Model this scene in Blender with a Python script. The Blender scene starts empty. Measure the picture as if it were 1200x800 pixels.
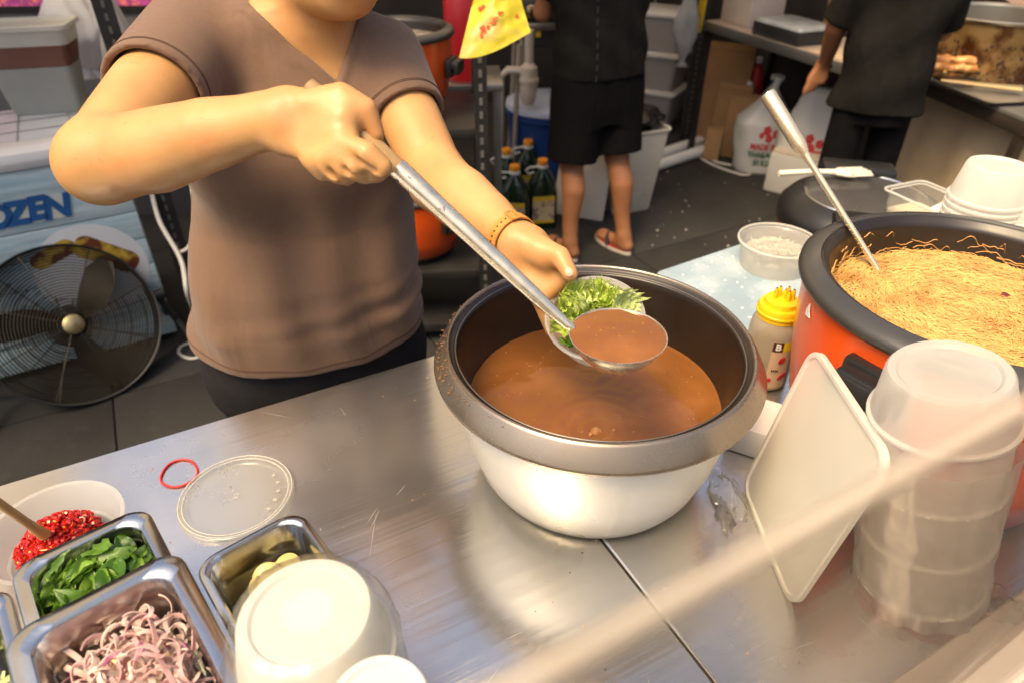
import bpy, bmesh, math, random
import numpy as np
from mathutils import Vector, Matrix, noise as mnoise

random.seed(7); rng = np.random.default_rng(7)
R = math.radians
sc = bpy.context.scene
COL = sc.collection

# ---------------------------------------------------------------- camera
CAM_Z, PITCH, FPX = 1.65, R(35), 800.0
cd = bpy.data.cameras.new('camera'); cam = bpy.data.objects.new('camera', cd); COL.objects.link(cam)
cam.location = (0, 0, CAM_Z); cam.rotation_euler = (R(90) - PITCH, 0, 0)
cd.lens = 24.0; cd.sensor_width = 36.0; cd.clip_start = 0.02; cd.clip_end = 200
cd.dof.use_dof = True; cd.dof.focus_distance = 0.98; cd.dof.aperture_fstop = 3.8
sc.camera = cam
# ---------------------------------------------------------------- sky, sun, exposure
SUN_DIR = Vector((-0.34, -0.40, 0.92)).normalized()          # towards the sun: high behind the camera, to the left
w = bpy.data.worlds.new('World'); sc.world = w; w.use_nodes = True
nt = w.node_tree; bg = nt.nodes['Background']
sky = nt.nodes.new('ShaderNodeTexSky'); sky.sky_type = 'NISHITA'; sky.sun_disc = False
sky.sun_elevation = math.asin(SUN_DIR.z); sky.sun_rotation = math.atan2(SUN_DIR.x, SUN_DIR.y)
sky.air_density = 1.0; sky.dust_density = 7.0; sky.ozone_density = 1.0
nt.links.new(sky.outputs[0], bg.inputs[0]); bg.inputs[1].default_value = 0.085
sl = bpy.data.lights.new('sun', 'SUN'); so = bpy.data.objects.new('sun', sl); COL.objects.link(so)
sl.energy = 1.5; sl.angle = R(24); sl.color = (1.0, 0.72, 0.34)
so.rotation_euler = SUN_DIR.to_track_quat('Z', 'Y').to_euler(); so.location = (-2, -3, 6)
sc.view_settings.view_transform = 'Standard'; sc.view_settings.look = 'None'
sc.view_settings.exposure = 1.5; sc.view_settings.gamma = 1.0
sc.render.engine = 'CYCLES'
sc.cycles.use_denoising = True
sc.cycles.max_bounces = 10; sc.cycles.transparent_max_bounces = 24; sc.cycles.caustics_reflective = False; sc.cycles.caustics_refractive = False
sc.cycles.sample_clamp_indirect = 6.0

# ---------------------------------------------------------------- measuring helpers (photo pixel -> point in the place)
SP, CP = math.sin(PITCH), math.cos(PITCH)
def atd(px, py, t):
    a, b = (px - 600) / FPX, (py - 400) / FPX
    return Vector((a * t, t * (CP - SP * b), CAM_Z - t * (SP + CP * b)))
def at(px, py, z):
    b = (py - 400) / FPX
    return atd(px, py, (CAM_Z - z) / (SP + CP * b))
TH = R(28)                                                    # the stall's own axis
U = Vector((math.cos(TH), math.sin(TH), 0)); V = Vector((-math.sin(TH), math.cos(TH), 0))
BK = Vector((-0.16, 1.166, 0))                                # a point under the counter's back edge
def uv(u, v, z=0.0): return BK + U * u + V * v + Vector((0, 0, z))

# ---------------------------------------------------------------- objects
def tag(o, label, cat, group=None):
    o['label'] = label; o['category'] = cat
    if group: o['group'] = group
    return o
def thing(name, label, cat, loc=(0, 0, 0), rz=0.0, group=None):
    o = bpy.data.objects.new(name, None); COL.objects.link(o); o.empty_display_size = 0.05
    o.location = loc; o.rotation_euler = (0, 0, rz)
    return tag(o, label, cat, group)
def link(name, me, parent=None, loc=None, rot=None):
    o = bpy.data.objects.new(name, me); COL.objects.link(o)
    if parent is not None: o.parent = parent
    if loc is not None: o.location = loc
    if rot is not None: o.rotation_euler = rot
    return o
def mesh(vs, fs, mat, smooth=True, name='m', sharp=35):
    me = bpy.data.meshes.new(name)
    me.from_pydata([tuple(v) for v in vs], [], fs); me.validate(); me.update()
    if mat is not None: me.materials.append(mat)
    if smooth:
        me.shade_smooth()
        if sharp: me.set_sharp_from_angle(angle=R(sharp))
    return me
class MB:
    """collects shapes of one part"""
    def __init__(s): s.v = []; s.f = []
    def add(s, vs, fs, M=None):
        n = len(s.v)
        s.v += [(M @ Vector(v)) if M is not None else Vector(v) for v in vs]
        s.f += [tuple(i + n for i in f) for f in fs]; return s
    def box(s, c, h, M=None, bev=0.0):
        bm = bmesh.new(); bmesh.ops.create_cube(bm, size=2)
        for v in bm.verts: v.co = Vector((v.co.x * h[0] + c[0], v.co.y * h[1] + c[1], v.co.z * h[2] + c[2]))
        if bev: bmesh.ops.bevel(bm, geom=bm.edges[:], offset=bev, segments=2, affect='EDGES', profile=0.5)
        bm.verts.ensure_lookup_table()
        s.add([v.co.copy() for v in bm.verts], [tuple(v.index for v in f.verts) for f in bm.faces], M); bm.free(); return s
    def tube(s, pts, r, n=8, M=None, close=False, caps=True):
        pts = [Vector(p) for p in pts]; m = len(pts)
        rs = r if isinstance(r, (list, tuple)) else [r] * m
        tg = []
        for i in range(m):
            a = pts[(i - 1) % m] if (close or i > 0) else pts[i]; b = pts[(i + 1) % m] if (close or i < m - 1) else pts[i]
            tg.append((b - a).normalized())
        nrm = tg[0].orthogonal().normalized(); vs = []; fs = []
        for i in range(m):
            nrm = (nrm - tg[i] * nrm.dot(tg[i])); nrm = nrm.normalized() if nrm.length > 1e-6 else tg[i].orthogonal().normalized()
            bn = tg[i].cross(nrm)
            for k in range(n):
                a = 2 * math.pi * k / n; vs.append(pts[i] + (nrm * math.cos(a) + bn * math.sin(a)) * rs[i])
        for i in range(m if close else m - 1):
            j = (i + 1) % m
            for k in range(n): fs.append((i * n + k, i * n + (k + 1) % n, j * n + (k + 1) % n, j * n + k))
        if caps and not close:
            fs.append(tuple(range(n))[::-1]); fs.append(tuple((m - 1) * n + k for k in range(n)))
        return s.add(vs, fs, M)
    def lathe(s, prof, n=48, M=None, warp=None, closed=False):
        vs = []; fs = []; m = len(prof)
        for (r, z) in prof:
            for k in range(n):
                a = 2 * math.pi * k / n; p = Vector((r * math.cos(a), r * math.sin(a), z))
                vs.append(warp(p) if warp else p)
        for i in range(m if closed else m - 1):
            j = (i + 1) % m
            for k in range(n): fs.append((i * n + k, i * n + (k + 1) % n, j * n + (k + 1) % n, j * n + k))
        return s.add(vs, fs, M)
    def loft(s, loops, M=None, cap0=True, cap1=True, closed=False):
        n = len(loops[0]); vs = [p for L in loops for p in L]; fs = []; m = len(loops)
        for i in range(m if closed else m - 1):
            j = (i + 1) % m
            for k in range(n): fs.append((i * n + k, i * n + (k + 1) % n, j * n + (k + 1) % n, j * n + k))
        if not closed:
            if cap0: fs.append(tuple(range(n))[::-1])
            if cap1: fs.append(tuple((m - 1) * n + k for k in range(n)))
        return s.add(vs, fs, M)
    def prism(s, pts, z0, z1, M=None):
        return s.loft([[(x, y, z0) for x, y in pts], [(x, y, z1) for x, y in pts]], M)
    def build(s, name, mat, parent=None, smooth=True, loc=None, rot=None, sharp=35):
        return link(name, mesh(s.v, s.f, mat, smooth, name, sharp), parent, loc, rot)
def rr(w, d, r, z, n=5, cx=0, cy=0):
    out = []
    r = min(r, w / 2 - 1e-4, d / 2 - 1e-4)
    for q, (sx, sy) in enumerate(((1, 1), (-1, 1), (-1, -1), (1, -1))):
        for i in range(n + 1):
            a = (q + i / n) * math.pi / 2
            out.append((cx + sx * (w / 2 - r) + r * math.cos(a), cy + sy * (d / 2 - r) + r * math.sin(a), z))
    return out
def copy_tree(o, parent=None):
    c = o.copy(); COL.objects.link(c)
    if parent is not None: c.parent = parent
    for ch in list(o.children): copy_tree(ch, c)
    return c
def frame(e1, e2hint):
    """4x4 with x along e1, y near e2hint"""
    e1 = Vector(e1).normalized(); e3 = e1.cross(Vector(e2hint)).normalized(); e2 = e3.cross(e1)
    return Matrix((e1, e2, e3)).transposed().to_4x4()
def look(a, b, up=(0, 0, 1)):
    """matrix at a whose local z runs to b"""
    z = (Vector(b) - Vector(a)).normalized(); x = Vector(up).cross(z)
    if x.length < 1e-4: x = Vector((1, 0, 0))
    x.normalize(); y = z.cross(x)
    m = Matrix((x, y, z)).transposed().to_4x4(); m.translation = Vector(a); return m

# ---------------------------------------------------------------- materials
MATS = {}
def mat(name, col, rough=0.5, metal=0.0, var=0.12, vscale=6.0, bump=0.0, bscale=40.0, col2=None, c2=(0.45, 0.6), c2scale=8.0,
        sss=0.0, spec=0.5, coat=0.0, stretch=(1, 1, 1), rvar=0.0, transl=0.0, alpha=1.0, sheen=0.0, emis=None, detail=6.0, bump2=None, spots=None):
    if name in MATS: return MATS[name]
    m = bpy.data.materials.new(name); m.use_nodes = True; MATS[name] = m
    t = m.node_tree; N = t.nodes.new; L = t.links.new
    b = t.nodes['Principled BSDF']; out = t.nodes['Material Output']
    tc = N('ShaderNodeTexCoord'); mp = N('ShaderNodeMapping'); mp.inputs['Scale'].default_value = stretch
    L(tc.outputs['Object'], mp.inputs[0])
    n1 = N('ShaderNodeTexNoise'); n1.inputs['Scale'].default_value = vscale; n1.inputs['Detail'].default_value = detail; L(mp.outputs[0], n1.inputs['Vector'])
    rp = N('ShaderNodeMapRange'); rp.inputs[1].default_value = 0.3; rp.inputs[2].default_value = 0.7
    rp.inputs[3].default_value = 1 - var; rp.inputs[4].default_value = 1 + var; L(n1.outputs['Fac'], rp.inputs[0])
    base = N('ShaderNodeMix'); base.data_type = 'RGBA'; base.inputs[6].default_value = (*col, 1)
    if col2 is not None:
        n2 = N('ShaderNodeTexNoise'); n2.inputs['Scale'].default_value = c2scale; n2.inputs['Detail'].default_value = 8; L(mp.outputs[0], n2.inputs['Vector'])
        r2 = N('ShaderNodeMapRange'); r2.inputs[1].default_value = c2[0]; r2.inputs[2].default_value = c2[1]; L(n2.outputs['Fac'], r2.inputs[0])
        base.inputs[7].default_value = (*col2, 1); L(r2.outputs[0], base.inputs[0])
    else: base.inputs[0].default_value = 0
    mu = N('ShaderNodeMix'); mu.data_type = 'RGBA'; mu.blend_type = 'MULTIPLY'; mu.inputs[0].default_value = 1
    src = base.outputs[2]
    if spots is not None:
        for (ss_, lo_, hi_, cc_, am_) in spots:
            ns = N('ShaderNodeTexNoise'); ns.inputs['Scale'].default_value = ss_; ns.inputs['Detail'].default_value = 1; L(mp.outputs[0], ns.inputs['Vector'])
            rs_ = N('ShaderNodeMapRange'); rs_.inputs[1].default_value = lo_; rs_.inputs[2].default_value = hi_; rs_.inputs[4].default_value = am_; L(ns.outputs['Fac'], rs_.inputs[0])
            ms_ = N('ShaderNodeMix'); ms_.data_type = 'RGBA'; ms_.inputs[7].default_value = (*cc_, 1); L(rs_.outputs[0], ms_.inputs[0]); L(src, ms_.inputs[6]); src = ms_.outputs[2]
    L(src, mu.inputs[6]); L(rp.outputs[0], mu.inputs[7]); L(mu.outputs[2], b.inputs['Base Color'])
    b.inputs['Roughness'].default_value = rough; b.inputs['Metallic'].default_value = metal
    b.inputs['Specular IOR Level'].default_value = spec
    if rvar:
        n3 = N('ShaderNodeTexNoise'); n3.inputs['Scale'].default_value = vscale * 1.7; n3.inputs['Detail'].default_value = 7; L(mp.outputs[0], n3.inputs['Vector'])
        r3 = N('ShaderNodeMapRange'); r3.inputs[1].default_value = 0.3; r3.inputs[2].default_value = 0.7
        r3.inputs[3].default_value = max(0.02, rough - rvar); r3.inputs[4].default_value = rough + rvar
        L(n3.outputs['Fac'], r3.inputs[0]); L(r3.outputs[0], b.inputs['Roughness'])
    if sss:
        b.inputs['Subsurface Weight'].default_value = sss; b.inputs['Subsurface Radius'].default_value = (1, 0.35, 0.2); b.inputs['Subsurface Scale'].default_value = 0.012
    if coat: b.inputs['Coat Weight'].default_value = coat; b.inputs['Coat Roughness'].default_value = 0.08
    if sheen: b.inputs['Sheen Weight'].default_value = sheen; b.inputs['Sheen Roughness'].default_value = 0.5
    if emis: b.inputs['Emission Color'].default_value = (*col, 1); b.inputs['Emission Strength'].default_value = emis
    if bump:
        nb = N('ShaderNodeTexNoise'); nb.inputs['Scale'].default_value = bscale; nb.inputs['Detail'].default_value = 5; L(mp.outputs[0], nb.inputs['Vector'])
        bp = N('ShaderNodeBump'); bp.inputs['Strength'].default_value = bump; bp.inputs['Distance'].default_value = 0.004
        L(nb.outputs['Fac'], bp.inputs['Height']); L(bp.outputs[0], b.inputs['Normal'])
        if bump2:
            m2 = N('ShaderNodeMapping'); m2.inputs['Scale'].default_value = bump2[3]; m2.inputs['Rotation'].default_value = bump2[4]; L(tc.outputs['Object'], m2.inputs[0])
            n4 = N('ShaderNodeTexNoise'); n4.inputs['Scale'].default_value = bump2[0]; n4.inputs['Detail'].default_value = 3; n4.inputs['Distortion'].default_value = 0.6; L(m2.outputs[0], n4.inputs['Vector'])
            b2 = N('ShaderNodeBump'); b2.inputs['Strength'].default_value = bump2[1]; b2.inputs['Distance'].default_value = bump2[2]
            L(n4.outputs['Fac'], b2.inputs['Height']); L(bp.outputs[0], b2.inputs['Normal']); L(b2.outputs[0], b.inputs['Normal'])
    sh = b.outputs[0]
    if transl:
        tr = N('ShaderNodeBsdfTranslucent'); L(mu.outputs[2], tr.inputs[0]); mx = N('ShaderNodeMixShader'); mx.inputs[0].default_value = transl
        L(sh, mx.inputs[1]); L(tr.outputs[0], mx.inputs[2]); sh = mx.outputs[0]
    if alpha < 1:
        tp = N('ShaderNodeBsdfTransparent'); mx = N('ShaderNodeMixShader'); mx.inputs[0].default_value = alpha
        L(tp.outputs[0], mx.inputs[1]); L(sh, mx.inputs[2]); sh = mx.outputs[0]
    if sh != b.outputs[0]: L(sh, out.inputs[0])
    m['nodes'] = 1
    return m
def clear_plastic(name, tint=(0.97, 0.97, 0.95), haze=0.08, rough=0.08, hazecol=(0.8, 0.78, 0.74), bump=0.0, bscale=30):
    if name in MATS: return MATS[name]
    m = bpy.data.materials.new(name); m.use_nodes = True; MATS[name] = m
    t = m.node_tree; N = t.nodes.new; L = t.links.new; t.nodes.remove(t.nodes['Principled BSDF'])
    tp = N('ShaderNodeBsdfTransparent'); tp.inputs[0].default_value = (*tint, 1)
    df = N('ShaderNodeBsdfDiffuse'); df.inputs[0].default_value = (*hazecol, 1)
    tl = N('ShaderNodeBsdfTranslucent'); tl.inputs[0].default_value = (*hazecol, 1)
    gl = N('ShaderNodeBsdfGlossy'); gl.inputs['Roughness'].default_value = rough
    m0 = N('ShaderNodeMixShader'); m0.inputs[0].default_value = 0.5; L(df.outputs[0], m0.inputs[1]); L(tl.outputs[0], m0.inputs[2])
    m1 = N('ShaderNodeMixShader'); m1.inputs[0].default_value = haze; L(tp.outputs[0], m1.inputs[1]); L(m0.outputs[0], m1.inputs[2])
    lw = N('ShaderNodeLayerWeight'); lw.inputs[0].default_value = 0.5
    pw = N('ShaderNodeMath'); pw.operation = 'POWER'; pw.inputs[1].default_value = 4.0; L(lw.outputs['Facing'], pw.inputs[0])
    fr = N('ShaderNodeMath'); fr.operation = 'MULTIPLY_ADD'; fr.inputs[1].default_value = 0.55; fr.inputs[2].default_value = 0.045; L(pw.outputs[0], fr.inputs[0])
    m2 = N('ShaderNodeMixShader'); L(fr.outputs[0], m2.inputs[0]); L(m1.outputs[0], m2.inputs[1]); L(gl.outputs[0], m2.inputs[2])
    if bump:
        tc = N('ShaderNodeTexCoord'); nb = N('ShaderNodeTexNoise'); nb.inputs['Scale'].default_value = bscale; nb.inputs['Detail'].default_value = 4; L(tc.outputs['Object'], nb.inputs[0])
        bp = N('ShaderNodeBump'); bp.inputs['Strength'].default_value = bump; bp.inputs['Distance'].default_value = 0.01; L(nb.outputs[0], bp.inputs['Height'])
        L(bp.outputs[0], gl.inputs['Normal']); L(bp.outputs[0], lw.inputs['Normal'])
    L(m2.outputs[0], t.nodes['Material Output'].inputs[0]); return m

# ---------------------------------------------------------------- smooth bodies from distance fields
import openvdb
class Field:
    def __init__(s, lo, hi, h):
        s.lo = np.array(lo, float); s.h = h; s.n = np.ceil((np.array(hi) - s.lo) / h).astype(int) + 1
        s.D = np.full(tuple(s.n), 1.0, np.float32)
    def grid(s, lo, hi):
        a = np.clip(np.floor((np.array(lo) - s.lo) / s.h).astype(int), 0, s.n); b = np.clip(np.ceil((np.array(hi) - s.lo) / s.h).astype(int) + 1, 0, s.n)
        sl = tuple(slice(i, j) for i, j in zip(a, b))
        ax = [(np.arange(i, j) * s.h + l).astype(np.float32) for i, j, l in zip(a, b, s.lo)]
        return sl, ax[0][:, None, None], ax[1][None, :, None], ax[2][None, None, :]
    def add(s, fn, lo, hi, k=0.02):
        m = k + 0.02; sl, X, Y, Z = s.grid(np.array(lo) - m, np.array(hi) + m)
        d = fn(X, Y, Z); D = s.D[sl]
        if k > 0:
            hh = np.maximum(k - np.abs(D - d), 0) / k; s.D[sl] = np.minimum(D, d) - hh * hh * k * 0.25
        else: s.D[sl] = np.minimum(D, d)
    def cut(s, fn, lo, hi, k=0.0):
        sl, X, Y, Z = s.grid(lo, hi); d = -fn(X, Y, Z); D = s.D[sl]
        if k > 0:
            hh = np.maximum(k - np.abs(D - d), 0) / k; s.D[sl] = np.maximum(D, d) + hh * hh * k * 0.25
        else: s.D[sl] = np.maximum(D, d)
    def cap(s, a, b, ra, rb=None, k=0.02):
        a = np.array(a, float); b = np.array(b, float); rb = ra if rb is None else rb; r = max(ra, rb)
        def fn(X, Y, Z):
            ba = b - a; q = ((X - a[0]) * ba[0] + (Y - a[1]) * ba[1] + (Z - a[2]) * ba[2]) / max(ba @ ba, 1e-9); q = np.clip(q, 0, 1)
            return np.sqrt((X - a[0] - ba[0] * q) ** 2 + (Y - a[1] - ba[1] * q) ** 2 + (Z - a[2] - ba[2] * q) ** 2) - (ra + (rb - ra) * q)
        s.add(fn, np.minimum(a, b) - r, np.maximum(a, b) + r, k)
    def chain(s, pts, rs, k=0.01, k0=None):
        # the chain is blended tightly within itself, then joined to the body with a softer blend
        P_ = [np.array(p, float) for p in pts]; r = max(rs)
        def fn(X, Y, Z):
            d = None
            for i in range(len(P_) - 1):
                a, ba = P_[i], P_[i + 1] - P_[i]
                q = np.clip(((X - a[0]) * ba[0] + (Y - a[1]) * ba[1] + (Z - a[2]) * ba[2]) / max(ba @ ba, 1e-9), 0, 1); q = q * q * (3 - 2 * q) * 0.35 + q * 0.65
                e = np.sqrt((X - a[0] - ba[0] * q) ** 2 + (Y - a[1] - ba[1] * q) ** 2 + (Z - a[2] - ba[2] * q) ** 2) - (rs[i] + (rs[i + 1] - rs[i]) * q)
                d = e if d is None else np.minimum(d, e)
            return d
        s.add(fn, np.min(P_, 0) - r, np.max(P_, 0) + r, k0 if k0 else k)
    def ell(s, c, M, r, k=0.02):
        c = np.array(c, float); A = np.array(Matrix(M).to_3x3()); mn = min(r)
        def fn(X, Y, Z):
            x, y, z = X - c[0], Y - c[1], Z - c[2]
            l = [(x * A[0, i] + y * A[1, i] + z * A[2, i]) / r[i] for i in range(3)]
            return (np.sqrt(l[0] ** 2 + l[1] ** 2 + l[2] ** 2) - 1) * mn
        R_ = max(r); s.add(fn, c - R_, c + R_, k)
    def rbox(s, c, M, hh, rad, k=0.015):
        c = np.array(c, float); A = np.array(Matrix(M).to_3x3())
        def fn(X, Y, Z):
            x, y, z = X - c[0], Y - c[1], Z - c[2]
            q = [np.abs(x * A[0, i] + y * A[1, i] + z * A[2, i]) - (hh[i] - rad) for i in range(3)]
            return np.sqrt(sum(np.maximum(t, 0) ** 2 for t in q)) + np.minimum(np.maximum(np.maximum(q[0], q[1]), q[2]), 0) - rad
        R_ = float(np.linalg.norm(hh)); s.add(fn, c - R_, c + R_, k)
    def build(s, name, material, parent=None, org=(0, 0, 0), relax=0):
        D = np.clip(s.D, -4 * s.h, 4 * s.h).astype(np.float64)
        g = openvdb.DoubleGrid(4 * s.h) if hasattr(openvdb, 'DoubleGrid') else openvdb.FloatGrid(4 * s.h)
        g.copyFromArray(D); P, Q = g.convertToQuads(0.0)
        P = np.asarray(P, float) * s.h + s.lo - np.array(org); Q = np.asarray(Q, int)
        # outward orientation
        v0 = P[Q[:, 0]]; nrm = np.cross(P[Q[:, 1]] - v0, P[Q[:, 2]] - v0); vol = np.einsum('ij,ij->i', v0 - P.mean(0), nrm).sum()
        if vol < 0: Q = Q[:, ::-1]
        for _ in range(relax):
            acc = np.zeros_like(P); cnt = np.zeros(len(P))
            for a in range(4):
                i, j = Q[:, a], Q[:, (a + 1) % 4]
                np.add.at(acc, i, P[j]); np.add.at(cnt, i, 1)
            P = P * 0.5 + 0.5 * acc / np.maximum(cnt, 1)[:, None]
        me = bpy.data.meshes.new(name); me.vertices.add(len(P)); me.vertices.foreach_set('co', P.ravel())
        me.loops.add(Q.size); me.loops.foreach_set('vertex_index', Q.ravel()); me.polygons.add(len(Q))
        me.polygons.foreach_set('loop_start', np.arange(0, Q.size, 4)); me.update(calc_edges=True); me.validate()
        me.materials.append(material); me.shade_smooth()
        return link(name, me, parent)
def text_mesh(s, size, material, depth=0.0015, shear=0.0, bold=0.0):
    c = bpy.data.curves.new('t', 'FONT'); c.body = s; c.size = size; c.extrude = depth; c.shear = shear; c.offset = bold; c.align_x = 'CENTER'; c.align_y = 'CENTER'
    o = bpy.data.objects.new('t', c); COL.objects.link(o); dg = bpy.context.evaluated_depsgraph_get()
    me = bpy.data.meshes.new_from_object(o.evaluated_get(dg)); bpy.data.objects.remove(o); me.materials.clear(); me.materials.append(material); return me
# ================================================================ shared materials
def steel_mat(name, base=(0.72, 0.705, 0.68), rough=0.3):
    m = bpy.data.materials.new(name); m.use_nodes = True; MATS[name] = m
    t = m.node_tree; N = t.nodes.new; L = t.links.new; b = t.nodes['Principled BSDF']; b.inputs['Metallic'].default_value = 0.93
    tc = N('ShaderNodeTexCoord')
    def nz(scale, stretch, detail=6, rot=0):
        mp = N('ShaderNodeMapping'); mp.inputs['Scale'].default_value = stretch; mp.inputs['Rotation'].default_value = (0, 0, rot); L(tc.outputs['Object'], mp.inputs[0])
        n = N('ShaderNodeTexNoise'); n.inputs['Scale'].default_value = scale; n.inputs['Detail'].default_value = detail; L(mp.outputs[0], n.inputs['Vector']); return n.outputs['Fac']
    def rng_(src, a, b_, c, d):
        r = N('ShaderNodeMapRange'); r.inputs[1].default_value = a; r.inputs[2].default_value = b_; r.inputs[3].default_value = c; r.inputs[4].default_value = d; L(src, r.inputs[0]); return r.outputs[0]
    blot = nz(3.5, (1, 1, 1), 8); brush = nz(60, (0.02, 1, 1), 3)
    scr = [nz(22, (0.05, 1.6, 1), 2, a) for a in (0.25, 1.1, 2.2)]
    s = None
    for x in scr:
        y = rng_(x, 0.735, 0.775, 0, 1)
        if s is None: s = y
        else:
            ad = N('ShaderNodeMath'); ad.operation = 'MAXIMUM'; L(s, ad.inputs[0]); L(y, ad.inputs[1]); s = ad.outputs[0]
    cm = N('ShaderNodeMix'); cm.data_type = 'RGBA'; cm.inputs[6].default_value = (*[c * 0.90 for c in base], 1); cm.inputs[7].default_value = (*[min(1, c * 1.12) for c in base], 1)
    L(rng_(blot, 0.3, 0.7, 0, 1), cm.inputs[0]); 
    spots = nz(55, (1, 1, 1), 3); sm = N('ShaderNodeMix'); sm.data_type = 'RGBA'; sm.inputs[7].default_value = (0.75, 0.73, 0.68, 1)
    L(rng_(spots, 0.745, 0.76, 0, 0.6), sm.inputs[0]); L(cm.outputs[2], sm.inputs[6]); L(sm.outputs[2], b.inputs['Base Color'])
    r1 = rng_(blot, 0.3, 0.7, rough - 0.07, rough + 0.1); ad = N('ShaderNodeMath'); ad.operation = 'MULTIPLY_ADD'; L(s, ad.inputs[0]); ad.inputs[1].default_value = 0.0; L(r1, ad.inputs[2]); L(ad.outputs[0], b.inputs['Roughness'])
    hs = N('ShaderNodeMath'); hs.operation = 'MULTIPLY_ADD'; L(s, hs.inputs[0]); hs.inputs[1].default_value = 0.0; L(brush, hs.inputs[2])
    wav = nz(1.6, (1, 1, 1), 2); h2 = N('ShaderNodeMath'); h2.operation = 'MULTIPLY_ADD'; L(wav, h2.inputs[0]); h2.inputs[1].default_value = 3.0; L(hs.outputs[0], h2.inputs[2])
    bp = N('ShaderNodeBump'); bp.inputs['Strength'].default_value = 0.35; bp.inputs['Distance'].default_value = 0.0016; L(h2.outputs[0], bp.inputs['Height']); L(bp.outputs[0], b.inputs['Normal'])
    return m
STEEL = steel_mat('steel_top', rough=0.22)
STEEL_D = mat('steel_dull', (0.36, 0.35, 0.33), 0.42, 1.0, var=0.2, rvar=0.1)
STEEL_PAN = mat('steel_pan', (0.60, 0.60, 0.59), 0.22, 1.0, var=0.06, vscale=12, rvar=0.06, bump=0.05, bscale=8)
STEEL_LADLE = mat('steel_ladle', (0.80, 0.71, 0.54), 0.27, 0.88, var=0.12, vscale=30, rvar=0.12, col2=(0.16, 0.10, 0.05), c2=(0.66, 0.70), c2scale=90)
BLACK = mat('black_plastic', (0.012, 0.012, 0.012), 0.38, var=0.2)
BLACKM = mat('black_metal', (0.014, 0.013, 0.012), 0.5, 0.0, var=0.35, vscale=14, bump=0.1)
FROST = mat('frosted_plastic', (0.90, 0.88, 0.80), 0.3, var=0.03, transl=0.5, alpha=0.80, spec=0.5)
FROST_THIN = mat('frosted_thin', (0.80, 0.79, 0.75), 0.25, var=0.03, transl=0.5, alpha=0.42, spec=0.5)
MILKY = mat('milky_plastic', (0.82, 0.80, 0.74), 0.35, var=0.03, transl=0.35, alpha=0.93)
FILM = clear_plastic('plastic_film', haze=0.07, rough=0.2, bump=0.35, bscale=16)
CLEAR = clear_plastic('clear_plastic', haze=0.16, rough=0.06)
LID = clear_plastic('lid_plastic', haze=0.16, rough=0.14, bump=0.05)
ACRYL = clear_plastic('acrylic', tint=(0.97, 0.94, 0.90), haze=0.018, rough=0.04, hazecol=(0.8, 0.72, 0.6))
WHITE = mat('white_plastic', (0.74, 0.73, 0.70), 0.4, var=0.05)
CREAM = mat('cream_board', (0.66, 0.60, 0.49), 0.6, var=0.08, col2=(0.45, 0.38, 0.28), c2=(0.62, 0.8))
ORANGE = mat('orange_enamel', (0.72, 0.085, 0.008), 0.28, var=0.08, vscale=5, coat=0.25, col2=(0.45, 0.05, 0.01), c2=(0.62, 0.85), c2scale=6)
RIMGREY = mat('grey_rim', (0.045, 0.043, 0.040), 0.34, 0.0, var=0.15, rvar=0.08)
BROWNCOAT = mat('brown_nonstick', (0.017, 0.0105, 0.0065), 0.36, 0.0, var=0.25, vscale=10, spec=0.6, rvar=0.08)
WOOD = mat('handle_wood', (0.34, 0.21, 0.085), 0.55, var=0.25, vscale=30, stretch=(1, 1, 0.1), bump=0.15)
RED = mat('red_rubber', (0.50, 0.015, 0.02), 0.5)

# ================================================================ ground
ground_mat = mat('asphalt_ground', (0.026, 0.024, 0.022), 0.85, spec=.25, var=0.25, vscale=3, bump=0.4, bscale=70)
slab_mat = mat('dark_paving', (0.031, 0.0292, 0.0275), 0.85, spec=.25, var=0.28, vscale=2.2, bump=0.35, bscale=55, col2=(0.045, 0.042, 0.039), c2=(0.58, 0.78), c2scale=14, rvar=0.1)
g = MB(); g.add([(-40, -40, 0), (40, -40, 0), (40, 40, 0), (-40, 40, 0)], [(0, 1, 2, 3)])
ground = g.build('ground', ground_mat, smooth=False); ground['kind'] = 'structure'
slab_me = MB().box((0, 0, 0.004), (0.597, 0.597, 0.008), bev=0.003)
slab_me = mesh(slab_me.v, slab_me.f, slab_mat)
for i in range(-2, 4):
    for j in range(0, 5):
        p = uv(-0.2 + i * 1.2, 0.75 + j * 1.2, 0.0)
        link('paving_slab', slab_me, ground, (p.x, p.y, 0.0 + random.uniform(-0.001, 0.001)), (0, 0, TH + random.choice((0, 1, 2, 3)) * math.pi / 2))
# bits of spilt food on the paving
crumb = mat('crumbs', (0.5, 0.48, 0.43), 0.7)
b = MB()
for i in range(46):
    px, py = random.uniform(760, 930), random.uniform(200, 300); p = at(px, py, 0.016); r = random.uniform(0.003, 0.009)
    b.lathe([(0.0001, 0.002), (r * 0.7, 0.0015), (r, -0.0005)], 7, Matrix.Translation(p) @ Matrix.Scale(random.uniform(0.4, 1), 4, (1, 0, 0)))
o = b.build('spilled_crumbs', crumb); o['kind'] = 'stuff'; tag(o, 'pale crumbs scattered on the dark paving behind the counter', 'crumbs')

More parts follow.
